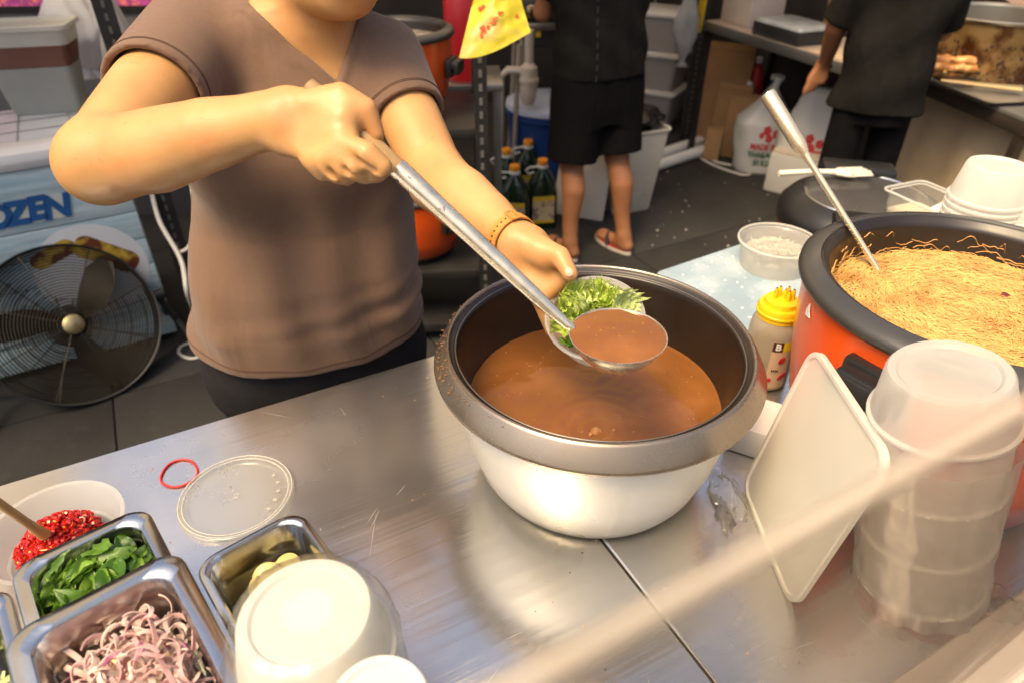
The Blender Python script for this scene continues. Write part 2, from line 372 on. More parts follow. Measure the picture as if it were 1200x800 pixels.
# ================================================================ steel counters
TZ = 0.80
def counter(name, label, u0, u1, v0, v1, front=False):
    t = thing(name, label, 'counter', uv(0, 0), TH)
    w, d, cx, cy = u1 - u0, v1 - v0, (u0 + u1) / 2, (v0 + v1) / 2
    b = MB(); b.loft([rr(w - 0.006, d - 0.006, 0.004, TZ - 0.04, 3, cx, cy), rr(w, d, 0.005, TZ - 0.037, 3, cx, cy), rr(w, d, 0.005, TZ - 0.003, 3, cx, cy), rr(w - 0.005, d - 0.005, 0.004, TZ, 3, cx, cy)])
    b.build('counter_top', STEEL, t)
    for su in (u0 + 0.06, u1 - 0.06):
        for sv in (v0 + 0.06, v1 - 0.06):
            l = MB(); l.tube([(su, sv, 0.02), (su, sv, TZ - 0.04)], 0.019, 12); l.tube([(su, sv, 0.0), (su, sv, 0.02)], 0.024, 12); l.build('leg', STEEL_D, t)
    s = MB(); s.loft([rr(w - 0.08, d - 0.08, 0.01, 0.2, 3, cx, cy), rr(w - 0.08, d - 0.08, 0.01, 0.225, 3, cx, cy)]); s.build('lower_shelf', STEEL_D, t)
    q = MB(); rs = random.Random(int(u1 * 1000) + 5)
    for i in range(110):
        x, y, a, L_ = rs.uniform(u0 + .05, u1 - .05), rs.uniform(v0 + .15, v1 - .03), rs.gauss(0.1, 0.7) + (1.2 if i % 4 == 0 else 0), rs.uniform(.012, .11)
        dx, dy = math.cos(a) * L_ / 2, math.sin(a) * L_ / 2; wd = rs.uniform(.00012, .00032); nx, ny = -math.sin(a) * wd, math.cos(a) * wd; b1 = rs.uniform(-.06, .06) * L_
        q.add([(x - dx, y - dy, TZ + .0003), (x + nx * 1 - dy * b1, y + ny + dx * b1, TZ + .0003), (x + dx, y + dy, TZ + .0003), (x - nx - dy * b1, y - ny + dx * b1, TZ + .0003)], [(0, 3, 2, 1)])
    q.build('scratches', mat('scratch_metal', (0.80, 0.78, 0.74), 0.55, 0.6), t, smooth=False)['kind'] = 'stuff'
    if front:
        s = MB(); s.loft([rr(w, 0.105, 0.004, TZ + 0.0015, 3, cx, v0 + 0.0525), rr(w, 0.105, 0.004, TZ + 0.016, 3, cx, v0 + 0.0525), rr(w - 0.006, 0.099, 0.003, TZ + 0.019, 3, cx, v0 + 0.0525)])
        s.build('front_ledge', mat('pale_ledge', (0.42, 0.36, 0.30), 0.45, var=0.08, vscale=3, bump=0.05), t)
    return t
counter('steel_counter', 'wide steel counter holding the food pans, left of the seam', -1.75, 0.0355, -1.03, 0.0)
counter('steel_counter', 'steel counter under the orange noodle cooker, right of the seam', 0.0395, 1.62, -1.03, 0.0, True)

# ================================================================ soup pot
PC = Vector((0.1315, 0.85, TZ))
t = thing('soup_pot', 'wide silver pot with bronze rim holding brown gravy on the counter', 'pot', PC); t.scale = (1, 1, 1.12)
body = MB().lathe([(0.0001, 0.003), (0.150, 0.003), (0.165, 0.006), (0.177, 0.015), (0.188, 0.033), (0.204, 0.078), (0.215, 0.13), (0.2215, 0.175), (0.2237, 0.200), (0.2245, 0.212)], 96)
body.build('pot_body', mat('pot_silver', (0.80, 0.77, 0.69), 0.30, 0.12, var=0.04, vscale=4, rvar=0.05), t, sharp=60)
rim = MB().lathe([(0.2247, 0.2005), (0.2255, 0.1985), (0.248, 0.1985), (0.2508, 0.2005), (0.2512, 0.203), (0.2496, 0.2058), (0.2345, 0.2305), (0.2318, 0.2330), (0.2288, 0.2338), (0.2265, 0.2322), (0.2255, 0.2285)], 128)
rim.build('rim', mat('pot_rim', (0.33, 0.27, 0.21), 0.27, 0.85, var=0.06, vscale=16, rvar=0.05, col2=(0.24, 0.18, 0.125), c2=(0.60, 0.80), c2scale=12), t, sharp=50)
inn = MB().lathe([(0.2257, 0.2283), (0.223, 0.2262), (0.2165, 0.2245), (0.2145, 0.222), (0.2135, 0.212), (0.209, 0.19), (0.203, 0.15), (0.192, 0.10), (0.173, 0.055), (0.14, 0.02), (0.0001, 0.015)], 128)
inn.build('inner_coating', BROWNCOAT, t, sharp=50)
ln = MB().lathe([(0.2186, 0.2263), (0.2174, 0.2269), (0.2162, 0.2262)], 128); ln.build('rim_ring', mat('ring_grey', (0.16, 0.14, 0.12), 0.3, 0.6), t)
# gravy: one surface with ripples and a thick meniscus
SZ = 0.150
b = MB(); prof = []
n, m_ = 120, 44
vs = []; fs = []
for i in range(m_ + 1):
    r = 0.2005 * (i / m_) ** 0.8 if i else 0.0001
    for k in range(n):
        a = 2 * math.pi * k / n; x, y = r * math.cos(a), r * math.sin(a)
        d = math.hypot(x - 0.0, y + 0.085)
        z = 0.0012 * mnoise.noise(Vector((x * 18, y * 18, 1))) + 0.0007 * mnoise.noise(Vector((x * 50, y * 50, 3)))
        z += 0.0016 * math.exp(-d * 26) * math.sin(d * 330)
        if r > 0.195: z += 0.0015 * (r - 0.195) / 0.0065
        vs.append((x, y, z))
for i in range(m_):
    for k in range(n): fs.append((i * n + k, i * n + (k + 1) % n, (i + 1) * n + (k + 1) % n, (i + 1) * n + k))
def gravy_mat():
    m = mat('gravy', (0.200, 0.072, 0.015), 0.075, var=0.08, vscale=9, col2=(0.25, 0.095, 0.024), c2=(0.50, 0.68), c2scale=10, bump=0.10, bscale=24, spec=0.45, rvar=0.05)
    return m
GRAVY = gravy_mat()
o = link('gravy', mesh(vs, fs, GRAVY, True, 'gravy', 0), None, (PC.x, PC.y, TZ + SZ)); tag(o, 'glossy brown gravy filling the silver soup pot', 'gravy')
bub = MB()
for i in range(150):
    a, r = random.uniform(0, 6.28), 0.19 * math.sqrt(random.random()); s = random.uniform(0.0005, 0.0016)
    bub.lathe([(0.0001, s), (s * 0.7, s * 0.7), (s, 0)], 8, Matrix.Translation((r * math.cos(a), r * math.sin(a), 0.0005)))
for (x, y, s) in ((-0.005, -0.085, 0.006), (-0.014, -0.092, 0.003), (0.022, -0.083, 0.0025)):
    bub.lathe([(0.0001, s * 0.5), (s * 0.6, s * 0.4), (s * 0.9, 0.0002), (s * 1.15, 0.0012), (s * 1.3, 0.0)], 18, Matrix.Translation((x, y, 0.0002)))
bub.build('bubbles', mat('bubble', (0.36, 0.17, 0.06), 0.15, var=0.1), o)['kind'] = 'stuff'

# dried food specks on the pot rim and inner wall
specks = MB()
for i in range(90):
    a = R(random.gauss(192, 16)); r = random.uniform(0.229, 0.248); z = 0.2345 - (r - 0.229) * 0.9
    s = random.uniform(0.0004, 0.0011); specks.box((r * math.cos(a), r * math.sin(a), z), (s * random.uniform(1, 2.5), s, 0.0006), Matrix.Rotation(0, 4, 'Z'))
specks.build('dried_drips', mat('dried_food', (0.22, 0.12, 0.05), 0.6), t)['kind'] = 'stuff'

# ================================================================ ladle held over the bowl
LB = atd(724, 392, 0.80)                                   # centre of the ladle's opening
H1 = atd(668, 384, 0.815); H0 = atd(418, 153, 0.765)
t = thing('ladle', 'long steel ladle with wooden grip, full of gravy, held over the bowl', 'ladle', LB)
hd = (H0 - H1).normalized()
lr = 0.057
bowl = MB().lathe([(0.0001, -0.043), (0.018, -0.041), (0.034, -0.033), (0.047, -0.019), (0.0545, -0.006), (lr, 0.0), (lr + 0.0006, 0.0007), (lr - 0.0004, 0.0007), (0.0538, -0.006), (0.0455, -0.0185), (0.033, -0.031), (0.0001, -0.040)], 64)
bowl.build('ladle_bowl', STEEL_LADLE, t)
h1 = H1 - LB; h0 = H0 - LB
dirh = Vector((h1.x, h1.y, 0)).normalized()
neck = [dirh * 0.050 + Vector((0, 0, -0.010)), dirh * 0.056 + Vector((0, 0, 0.0)), h1 + hd * 0.006, h1 + hd * 0.03, h1 + hd * 0.06]
L_ = (H0 - H1).length
b = MB(); b.tube(neck, [0.004, 0.0055, 0.0062, 0.0075, 0.009], 12)
b.tube([h1 + hd * s for s in (0.055, 0.12, 0.20, L_ - 0.085, L_ - 0.06)], [0.0088, 0.0098, 0.0105, 0.0118, 0.0121], 20)
b.build('ladle_handle', STEEL_LADLE, t)
MB().tube([h1 + hd * s for s in (L_ - 0.062, L_ - 0.02, L_ + 0.05, L_ + 0.07)], [0.0108, 0.0112, 0.0115, 0.009], 18).build('wooden_grip', WOOD, t)
rv = h1 + hd * (L_ - 0.068) + Vector((-0.006, -0.0085, -0.006)); MB().lathe([(0.0001, 0.002), (0.0025, 0.0012), (0.003, -0.001)], 12, look(rv, rv + Vector((-0.4, -0.7, -0.4)))).build('rivet', BLACKM, t)
vs = []; fs = []
n, m_ = 56, 12
for i in range(m_ + 1):
    r = 0.0562 * i / m_ if i else 0.0001
    for k in range(n):
        a = 2 * math.pi * k / n; x, y = r * math.cos(a), r * math.sin(a)
        vs.append((x, y, -0.0006 + 0.0022 * (1 - (r / 0.056) ** 2) + 0.0012 * mnoise.noise(Vector((x * 55, y * 55, 5))) + 0.0004 * mnoise.noise(Vector((x * 160, y * 160, 5)))))
for i in range(m_):
    for k in range(n): fs.append((i * n + k, i * n + (k + 1) % n, (i + 1) * n + (k + 1) % n, (i + 1) * n + k))
o = link('gravy_portion', mesh(vs, fs, GRAVY, True, 'gp', 0), None, LB); tag(o, 'scoop of brown gravy inside the ladle above the pot', 'gravy')
bb2 = MB()
for i in range(34):
    a, r = random.uniform(0, 6.28), 0.05 * math.sqrt(random.random()); s_ = random.uniform(0.0004, 0.0013)
    bb2.lathe([(0.0001, s_), (s_ * 0.7, s_ * 0.7), (s_, 0)], 7, Matrix.Translation((r * math.cos(a), r * math.sin(a), 0.0016 - 0.0022 * (r / 0.056) ** 2 - 0.0003)))
bb2.build('gravy_specks', mat('gravy_speck', (0.34, 0.15, 0.045), 0.2, var=0.3, vscale=90), o)['kind'] = 'stuff'

# ================================================================ takeaway bowl of lettuce
BC = atd(697, 372, 0.925); BT = Matrix.Rotation(R(24), 4, 'X') @ Matrix.Rotation(R(-6), 4, 'Y')
bowl_rot = BT.to_euler()
def bowl_prof(r0, r1, h, th=0.0012):
    return [(0.0001, 0), (r0 - 0.004, 0), (r0, 0.002), (r0 + (r1 - r0) * 0.6, h * 0.55), (r1 - 0.002, h - 0.005), (r1, h - 0.004), (r1 + 0.004, h - 0.0015), (r1 + 0.004, h), (r1 + 0.001, h + 0.0005), (r1 - 0.003, h - 0.003), (r0 + (r1 - r0) * 0.6 - th, h * 0.55), (r0 - th, 0.0035), (0.0001, 0.0022)]
o = MB().lathe(bowl_prof(0.045, 0.064, 0.060), 72).build('takeaway_bowl', FROST_THIN, None, loc=BC - BT.to_3x3() @ Vector((0, 0, 0.058)), rot=bowl_rot)
tag(o, 'small round frosted plastic bowl held tilted in the hand above the pot', 'bowl')
lett = thing('lettuce', 'shredded bright green frilly lettuce inside the hand-held bowl', 'lettuce', BC - BT.to_3x3() @ Vector((0, 0, 0.058)))
lett.rotation_euler = bowl_rot
LET = [mat('lettuce_a', (0.50, 0.62, 0.10), 0.4, var=0.22, vscale=25, transl=0.35, bump=0.3, bscale=90), mat('lettuce_b', (0.66, 0.74, 0.28), 0.4, var=0.2, vscale=25, transl=0.35, bump=0.3, bscale=90), mat('lettuce_c', (0.17, 0.34, 0.03), 0.4, var=0.22, vscale=25, transl=0.35, bump=0.3, bscale=90)]
def frilly(L, Wd, seed, amp=0.011):
    vs = []; fs = []; nu, nv = 16, 22
    for i in range(nu + 1):
        u_ = i / nu - 0.5
        for j in range(nv + 1):
            v_ = j / nv; e = abs(u_) * 2
            wv = Wd * (0.5 + 0.5 * math.sin(math.pi * (0.1 + 0.8 * v_))) * (1 + 0.12 * math.sin(v_ * 31 + seed))
            z = amp * (0.25 + e * 1.1) * math.sin(v_ * 34 + seed + u_ * 10 + 3 * mnoise.noise(Vector((u_ * 5, v_ * 5, seed)))) + 0.018 * (v_ - 0.5) ** 2 * 2 + 0.006 * mnoise.noise(Vector((u_ * 9, v_ * 9, seed * 2)))
            z += 0.012 * e * e
            vs.append((u_ * wv, (v_ - 0.5) * L, z))
    for i in range(nu):
        for j in range(nv): a = i * (nv + 1) + j; fs.append((a, a + 1, a + nv + 2, a + nv + 1))
    return vs, fs
for i in range(30):
    k_ = 0.85 if i < 24 else 0.55; vs, fs = frilly(k_ * random.uniform(0.035, 0.06), k_ * random.uniform(0.03, 0.05), i * 1.7, k_ * random.uniform(0.004, 0.007))
    a = random.uniform(0, 6.28); r = 0.044 * math.sqrt(random.random())
    x, y = r * math.cos(a), r * math.sin(a)
    if i < 24: y = abs(y) * 0.85 + 0.000; z = random.uniform(0.040, 0.070)
    else: z = random.uniform(0.024, 0.040); x = -0.030 + 0.008 * (i - 24) * 0.5; y = -0.016 + random.uniform(-0.012, 0.012)
    link('lettuce_leaf', mesh(vs, fs, LET[i % 2] if i < 24 else LET[2], True, 'leaf', 0), lett, (x, y, z), (random.uniform(-0.9, 0.9), random.uniform(-0.7, 0.7), random.uniform(0, 6.28)))
b = MB()
for i in range(5):
    b.lathe([(0.0025, -0.002), (0.0045, -0.0015), (0.005, 0), (0.0045, 0.0015), (0.0025, 0.002)], 14, Matrix.Translation((-0.006 + random.uniform(-.008, .008), 0.008 + random.uniform(-.006, .006), 0.060)) @ Matrix.Rotation(random.uniform(0, 2), 4, 'X'))
b.build('chili_pieces', mat('chili_red', (0.42, 0.010, 0.005), 0.25, var=0.2, vscale=60), lett)

# ================================================================ food pans
E1 = Vector((math.cos(R(40)), math.sin(R(40)), 0)); E2 = Vector((math.sin(R(40)), -math.cos(R(40)), 0)); PA = R(40)
def pan(name, label, back_right, w, d, z, h, rimw=0.016):
    c = back_right - E1 * (w / 2) + E2 * (d / 2); base = z - h
    t = thing(name, label, 'food pan', (c.x, c.y, base), PA, 'steel food pans on the counter')
    b = MB()
    loops = [rr(w - 0.002, d - 0.002, 0.026, h - 0.011, 6), rr(w, d, 0.027, h - 0.010, 6), rr(w, d, 0.027, h - 0.003, 6), rr(w - 0.005, d - 0.005, 0.026, h, 6),
             rr(w - 2 * rimw, d - 2 * rimw, 0.026, h, 6), rr(w - 2 * rimw - 0.006, d - 2 * rimw - 0.006, 0.025, h - 0.004, 6),
             rr(w - 2 * rimw - 0.022, d - 2 * rimw - 0.022, 0.024, 0.012, 6), rr(w - 2 * rimw - 0.034, d - 2 * rimw - 0.034, 0.02, 0.003, 6)]
    b.loft(loops, cap0=False, cap1=True)
    out = [rr(w - 2 * rimw + 0.003, d - 2 * rimw + 0.003, 0.027, h - 0.003, 6), rr(w - 2 * rimw - 0.018, d - 2 * rimw - 0.018, 0.024, 0.010, 6), rr(w - 2 * rimw - 0.032, d - 2 * rimw - 0.032, 0.02, 0.0, 6)]
    b.loft([L[::1] for L in out], cap0=False)
    b.build('pan_shell', STEEL_PAN, t, sharp=50)
    return t, c
PANZ = {}
t1, c1 = pan('food_pan', 'square steel pan filled with green herb leaves, behind the shallot pan', Vector((-0.487, 0.619, 0)), 0.158, 0.172, 0.955, 0.155)
t2, c2 = pan('food_pan', 'steel pan full of sliced pink shallots, nearest the camera', Vector((-0.378, 0.499, 0)), 0.172, 0.262, 1.02, 0.22, 0.019)
t3, c3 = pan('food_pan', 'steel pan with cucumber strips at the left edge of the picture', Vector((-0.487, 0.619, 0)) - E1 * 0.162 + E2 * 0.02, 0.176, 0.172, 0.953, 0.153)
t4, c4 = pan('food_pan', 'narrow steel pan with yellow ginger slices beside the shallot pan', Vector((-0.284, 0.617, 0)), 0.140, 0.18, 0.95, 0.15, 0.009)
for tt in (t1, t3, t4): tt.location.z = TZ
t2.location.z = TZ
# t2 stands on the counter; its shell is as tall as the photo shows

# herb leaves
LEAF = [mat('herb_a', (0.095, 0.20, 0.018), 0.38, var=0.3, vscale=20, transl=0.25, bump=0.25, bscale=120), mat('herb_b', (0.15, 0.27, 0.03), 0.4, var=0.3, vscale=20, transl=0.25, bump=0.25, bscale=120), mat('herb_c', (0.045, 0.12, 0.010), 0.35, var=0.3, vscale=20, transl=0.2, bump=0.25, bscale=120)]
def leaf_me(L, Wd, seed, m):
    vs = []; fs = []; nu, nv = 6, 10
    for j in range(nv + 1):
        v_ = j / nv; wv = Wd * math.sin(math.pi * (0.04 + 0.94 * v_) ** 0.8) + 0.0006
        for i in range(nu + 1):
            u_ = i / nu - 0.5
            z = (0.25 + 0.5 * abs(math.sin(seed))) * abs(u_) * wv - (0.5 + 1.2 * math.sin(seed * 2)) * (v_ - 0.45) ** 2 * L * 0.8 + 0.0065 * mnoise.noise(Vector((u_ * 4, v_ * 4, seed))) + 0.0012 * math.sin(v_ * 30) * abs(u_) * 2
            vs.append((u_ * wv, (v_ - 0.5) * L + 0.0015 * abs(u_) * math.sin(v_ * 60), z))
    for j in range(nv):
        for i in range(nu): a = j * (nu + 1) + i; fs.append((a, a + 1, a + nu + 2, a + nu + 1))
    return mesh(vs, fs, m, True, 'leaf', 0)
herbs = thing('herb_leaves', 'loose green herb leaves heaped in the square steel pan', 'herbs', (c1.x, c1.y, TZ), PA)
variants = [leaf_me(random.uniform(0.040, 0.062), random.uniform(0.020, 0.030), i * 3.1, LEAF[(0, 0, 1, 2, 0, 1, 2, 0, 1)[i]]) for i in range(9)]
for i in range(120):
    x, y = random.uniform(-0.052, 0.052), random.uniform(-0.05, 0.05)
    z = 0.098 + random.random() ** 0.7 * (0.048 + 0.012 * math.cos(x * 24))
    o = link('leaf', variants[i % 9], herbs, (x, y, z), (random.gauss(0, 0.55), random.gauss(0, 0.55), random.uniform(0, 6.28)))
    s = random.uniform(0.75, 1.15); o.scale = (s, s, s)
b = MB()
for i in range(14):
    a = random.uniform(0, 6.28); p = Vector((random.uniform(-.045, .045), random.uniform(-.045, .045), random.uniform(.12, .14))); d = Vector((math.cos(a), math.sin(a), random.uniform(-.2, .2))) * random.uniform(.012, .028)
    b.tube([p - d, p + Vector((0, 0, .002)), p + d], 0.0013, 6)
b.build('stems', mat('stem_green', (0.24, 0.33, 0.06), 0.4), herbs)

# shallots
SH = [mat('shallot_a', (0.78, 0.60, 0.52), 0.35, var=0.15, vscale=40, transl=0.3), mat('shallot_b', (0.72, 0.46, 0.43), 0.35, var=0.2, vscale=40, transl=0.3), mat('shallot_c', (0.38, 0.10, 0.19), 0.35, var=0.3, vscale=60, transl=0.25, col2=(0.6, 0.4, 0.36), c2=(0.45, 0.6), c2scale=60), mat('shallot_y', (0.68, 0.56, 0.24), 0.35, var=0.15, transl=0.25)]
def ring_strip(r, arc, wd, th, seed, m):
    vs = []; fs = []; n = 14
    for i in range(n + 1):
        a = arc * (i / n - 0.5); tw = 0.5 * math.sin(a * 1.3 + seed); rr_ = r * (1 + 0.25 * math.sin(a * 0.8 + seed)); tp = 0.35 + 0.65 * math.sin(math.pi * (0.08 + 0.84 * i / n))
        for (p, q) in ((-1, -1), (1, -1), (1, 1), (-1, 1)):
            rad = rr_ + p * th / 2 + q * wd * 0.3 * tw; z = q * wd / 2 * tp + 0.003 * math.sin(a * 2 + seed)
            vs.append((rad * math.cos(a), rad * math.sin(a), z))
    for i in range(n):
        for k in range(4): fs.append((i * 4 + k, i * 4 + (k + 1) % 4, i * 4 + 4 + (k + 1) % 4, i * 4 + 4 + k))
    fs += [(3, 2, 1, 0), (n * 4, n * 4 + 1, n * 4 + 2, n * 4 + 3)]
    return mesh(vs, fs, m, True, 'ring', 40)
shal = thing('sliced_shallots', 'heap of thinly sliced pink and purple shallots in the nearest pan', 'shallots', (c2.x, c2.y, TZ), PA)
sv_ = [ring_strip(random.uniform(0.009, 0.019), random.uniform(1.4, 3.9), random.uniform(0.003, 0.0072), 0.0015, i, SH[(0, 0, 1, 0, 1, 2, 0, 1, 0, 0, 1, 0)[i]]) for i in range(12)]
for i in range(296):
    x, y = random.uniform(-0.056, 0.056), random.uniform(-0.075, 0.092)
    if abs(x) > 0.054 or abs(y) > 0.096: continue
    top = 0.207 - 5 * x * x - 2.2 * (y - 0.01) ** 2
    link('shallot_slice', sv_[i % 12], shal, (x, y, top * (0.90 + 0.10 * random.random()) ), (random.gauss(0, 0.8), random.gauss(0, 0.8), random.uniform(0, 6.28)))
for (x, y, z, r) in ((-0.004, 0.060, 0.186, 0.011), (-0.035, 0.025, 0.184, 0.012), (0.010, -0.005, 0.196, 0.012), (0.03, 0.03, 0.188, 0.009)):
    MB().lathe([(0.0001, 0.0022), (r * 0.8, 0.002), (r, 0), (r * 0.8, -0.002), (0.0001, -0.0022)], 20, Matrix.Scale(0.75, 4, (1, 0, 0))).build('shallot_core', SH[3], shal, loc=(x, y, z), rot=(random.uniform(-.6, .6), random.uniform(-.6, .6), random.uniform(0, 3)))
MB().lathe([(0.0001, 0.02), (0.03, 0.017), (0.05, 0.005), (0.058, -0.05)], 24, Matrix.Scale(1.6, 4, (0, 1, 0))).build('shallot_bed', SH[0], shal, loc=(0, 0.01, 0.164))
# cucumber strips
cu = thing('cucumber_strips', 'pale green cucumber strips in the pan at the left edge', 'cucumber', (c3.x, c3.y, TZ), PA)
CUM = mat('cucumber', (0.47, 0.52, 0.20), 0.3, var=0.2, vscale=40, transl=0.25, col2=(0.22, 0.32, 0.05), c2=(0.55, 0.62), c2scale=30)
def strip(L, w_, bend):
    return mesh(*(lambda q: (q.v, q.f))(MB().tube([(0, (i / 8 - 0.5) * L, bend * (i / 8 - 0.5) ** 2) for i in range(9)], [w_ * (0.6 + 0.4 * math.sin(math.pi * (0.1 + 0.8 * i / 8))) for i in range(9)], 4)), CUM, True, 'strip', 40)
cs_ = [strip(random.uniform(.05, .075), random.uniform(.003, .0048), random.uniform(-.03, .03)) for i in range(5)]
for i in range(70):
    link('cucumber_strip', cs_[i % 5], cu, (random.uniform(-.045, .045), random.uniform(-.045, .045), random.uniform(.085, .138)), (random.gauss(0, .3), random.gauss(0, .5), random.uniform(0, 6.28)))
# ginger slices
gi = thing('ginger_slices', 'pale yellow ginger slices in the narrow steel pan', 'ginger', (c4.x, c4.y, TZ), PA)
GIM = mat('ginger', (0.70, 0.58, 0.22), 0.35, var=0.1, vscale=30, transl=0.25, col2=(0.62, 0.42, 0.06), c2=(0.55, 0.7), c2scale=22)
for i in range(26):
    r = random.uniform(.014, .02); q = MB().lathe([(0.0001, .002), (r * .85, .0018), (r, 0), (r * .85, -.0018), (0.0001, -.002)], 22, Matrix.Scale(random.uniform(.7, 1), 4, (1, 0, 0)))
    q.build('ginger_slice', GIM, gi, loc=(random.uniform(-.035, .03), random.uniform(-.055, .045), .100 + .030 * random.random()), rot=(random.gauss(0, .5), random.gauss(0, .5), random.uniform(0, 6.28)))
MB().lathe([(0.0001, 0.0), (0.042, -0.006), (0.044, -0.04)], 24, Matrix.Scale(1.45, 4, (0, 1, 0))).build('ginger_bed', GIM, gi, loc=(0, 0, 0.104))

# ================================================================ chili tub and wooden spoon, loose lids, rubber band
def round_lid(name, label, c, r, mat_, rz=0, tilt=(0, 0)):
    t = thing(name, label, 'tub lid', c, rz); t.rotation_euler = (tilt[0], tilt[1], rz)
    prof = [(0.0001, 0.002), (r * 0.80, 0.002), (r * 0.82, 0.0035), (r * 0.90, 0.0038), (r * 0.915, 0.0065), (r * 0.965, 0.007), (r, 0.0055), (r, 0.0004), (r - 0.0015, 0.0004), (r - 0.0015, 0.0045), (r * 0.965, 0.0055), (r * 0.90, 0.0045)]
    MB().lathe(prof, 80).build('lid_disc', mat_, t)
    e = MB()
    for rr__, zz in ((r * 0.97, 0.0076), (r * 0.905, 0.006)): e.lathe([(rr__ + 0.0008 * math.cos(a), zz + 0.0006 * math.sin(a)) for a in (0, 1.57, 3.14, 4.71)], 80, closed=True)
    e.build('lid_edge', MATS['frosted_plastic'], t)
    return t
lc = at(278, 583, TZ); t = round_lid('container_lid', 'clear round plastic lid lying on the counter beside the red rubber band', (lc.x, lc.y, TZ + 0.002), 0.091, LID)
d = MB()
for k in range(5):
    a = R(-25 + k * 17); p = Vector((0.066 * math.cos(a), 0.066 * math.sin(a), 0.0034))
    M_ = Matrix.Translation(p) @ Matrix.Rotation(a, 4, 'Z')
    d.box((0, 0, 0), (0.0028, 0.0006, 0.0004), M_); d.box((0, 0.0022, 0), (0.0028, 0.0005, 0.0004), M_); d.box((0.002, 0.001, 0), (0.0005, 0.003, 0.0004), M_); d.box((-0.0015, 0.001, 0), (0.0005, 0.003, 0.0004), M_)
d.tube([(0.004 * math.cos(a), 0.004 * math.sin(a), 0.0034) for a in np.linspace(0, 6.0, 14)], 0.0006, 5)
d.build('embossed_marks', FROST, t)
pts = []
bc = at(210, 554, TZ + 0.002)
for k in range(40):
    a = 2 * math.pi * k / 40; p = at(210 + 21.5 * math.cos(a) * (1 + .05 * math.sin(3 * a)), 554 + 15.5 * math.sin(a) - 4.2 * math.cos(a), TZ + 0.0022); pts.append(p - bc)
o = MB().tube(pts, 0.0019, 8, close=True).build('rubber_band', RED, None, loc=bc); tag(o, 'red rubber band lying on the steel counter', 'rubber band')
cc = at(58, 612, TZ + 0.06); cc.z = TZ
o = MB().lathe([(0.0001, 0.0), (0.070, 0.0), (0.075, 0.003), (0.088, 0.040), (0.096, 0.046), (0.096, 0.048), (0.090, 0.047), (0.086, 0.040), (0.073, 0.005), (0.0001, 0.002)], 72).build('plastic_tub', FROST_THIN, None, loc=cc)
tag(o, 'shallow frosted plastic tub of chopped chili behind the herb pan', 'tub')
ch = MB(); chs = MB()
for i in range(340):
    a, q = random.uniform(0, 6.28), 0.058 * math.sqrt(random.random()); x, y = q * math.cos(a) + 0.006, q * math.sin(a) - 0.006
    z = 0.012 + 0.048 * max(0, 1 - (q / 0.068) ** 2) * random.uniform(0.82, 1.0)
    M_ = Matrix.Translation((x, y, z)) @ Matrix.Rotation(random.uniform(0, 6.28), 4, 'Z') @ Matrix.Rotation(random.gauss(0, .7), 4, 'X') @ Matrix.Rotation(random.gauss(0, .7), 4, 'Y')
    r = random.uniform(.0038, .0058); ch.lathe([(r * .55, -.0022), (r, -.002), (r, .002), (r * .55, .0022)], 9, M_, closed=True)
    if i % 2 == 0: chs.lathe([(0.0001, .0014), (r * .5, .001)], 6, M_)
chil = thing('chopped_chili', 'heap of chopped red chili rings in the shallow tub', 'chili', cc)
MB().lathe([(0.0001, 0.046), (0.03, 0.038), (0.058, 0.012), (0.06, 0.004)], 40, Matrix.Translation((0.006, -0.006, 0))).build('chili_bed', mat('chili_red', (0.42, 0.01, 0.005), 0.25), chil)
o = ch.build('chili_rings', mat('chili_red', (0.42, 0.01, 0.005), 0.25), chil); o['kind'] = 'stuff'
o = chs.build('chili_seeds', mat('chili_seed', (0.75, 0.42, 0.08), 0.4), chil); o['kind'] = 'stuff'
s0, s1 = at(0, 590, 0.975), at(52, 626, 0.865)
dv = (s0 - s1).normalized()
sp = thing('wooden_spoon', 'wooden spoon stuck into the chopped chili', 'spoon', s1)
MB().tube([Vector((0, 0, 0)), dv * 0.02, dv * 0.05, dv * 0.17], [0.0085, 0.0075, 0.0058, 0.006], 12).build('spoon_handle', mat('spoon_wood', (0.55, 0.29, 0.09), 0.5, var=0.15, vscale=20), sp)
MB().lathe([(0.0001, -0.005), (0.012, -0.003), (0.017, 0.002), (0.016, 0.003), (0.0001, -0.002)], 24, look(Vector((0, 0, 0)) - dv * 0.02, Vector((0, 0, 1)) - dv * 0.02) @ Matrix.Scale(1.3, 4, (0, 1, 0))).build('spoon_bowl', MATS['spoon_wood'], sp)

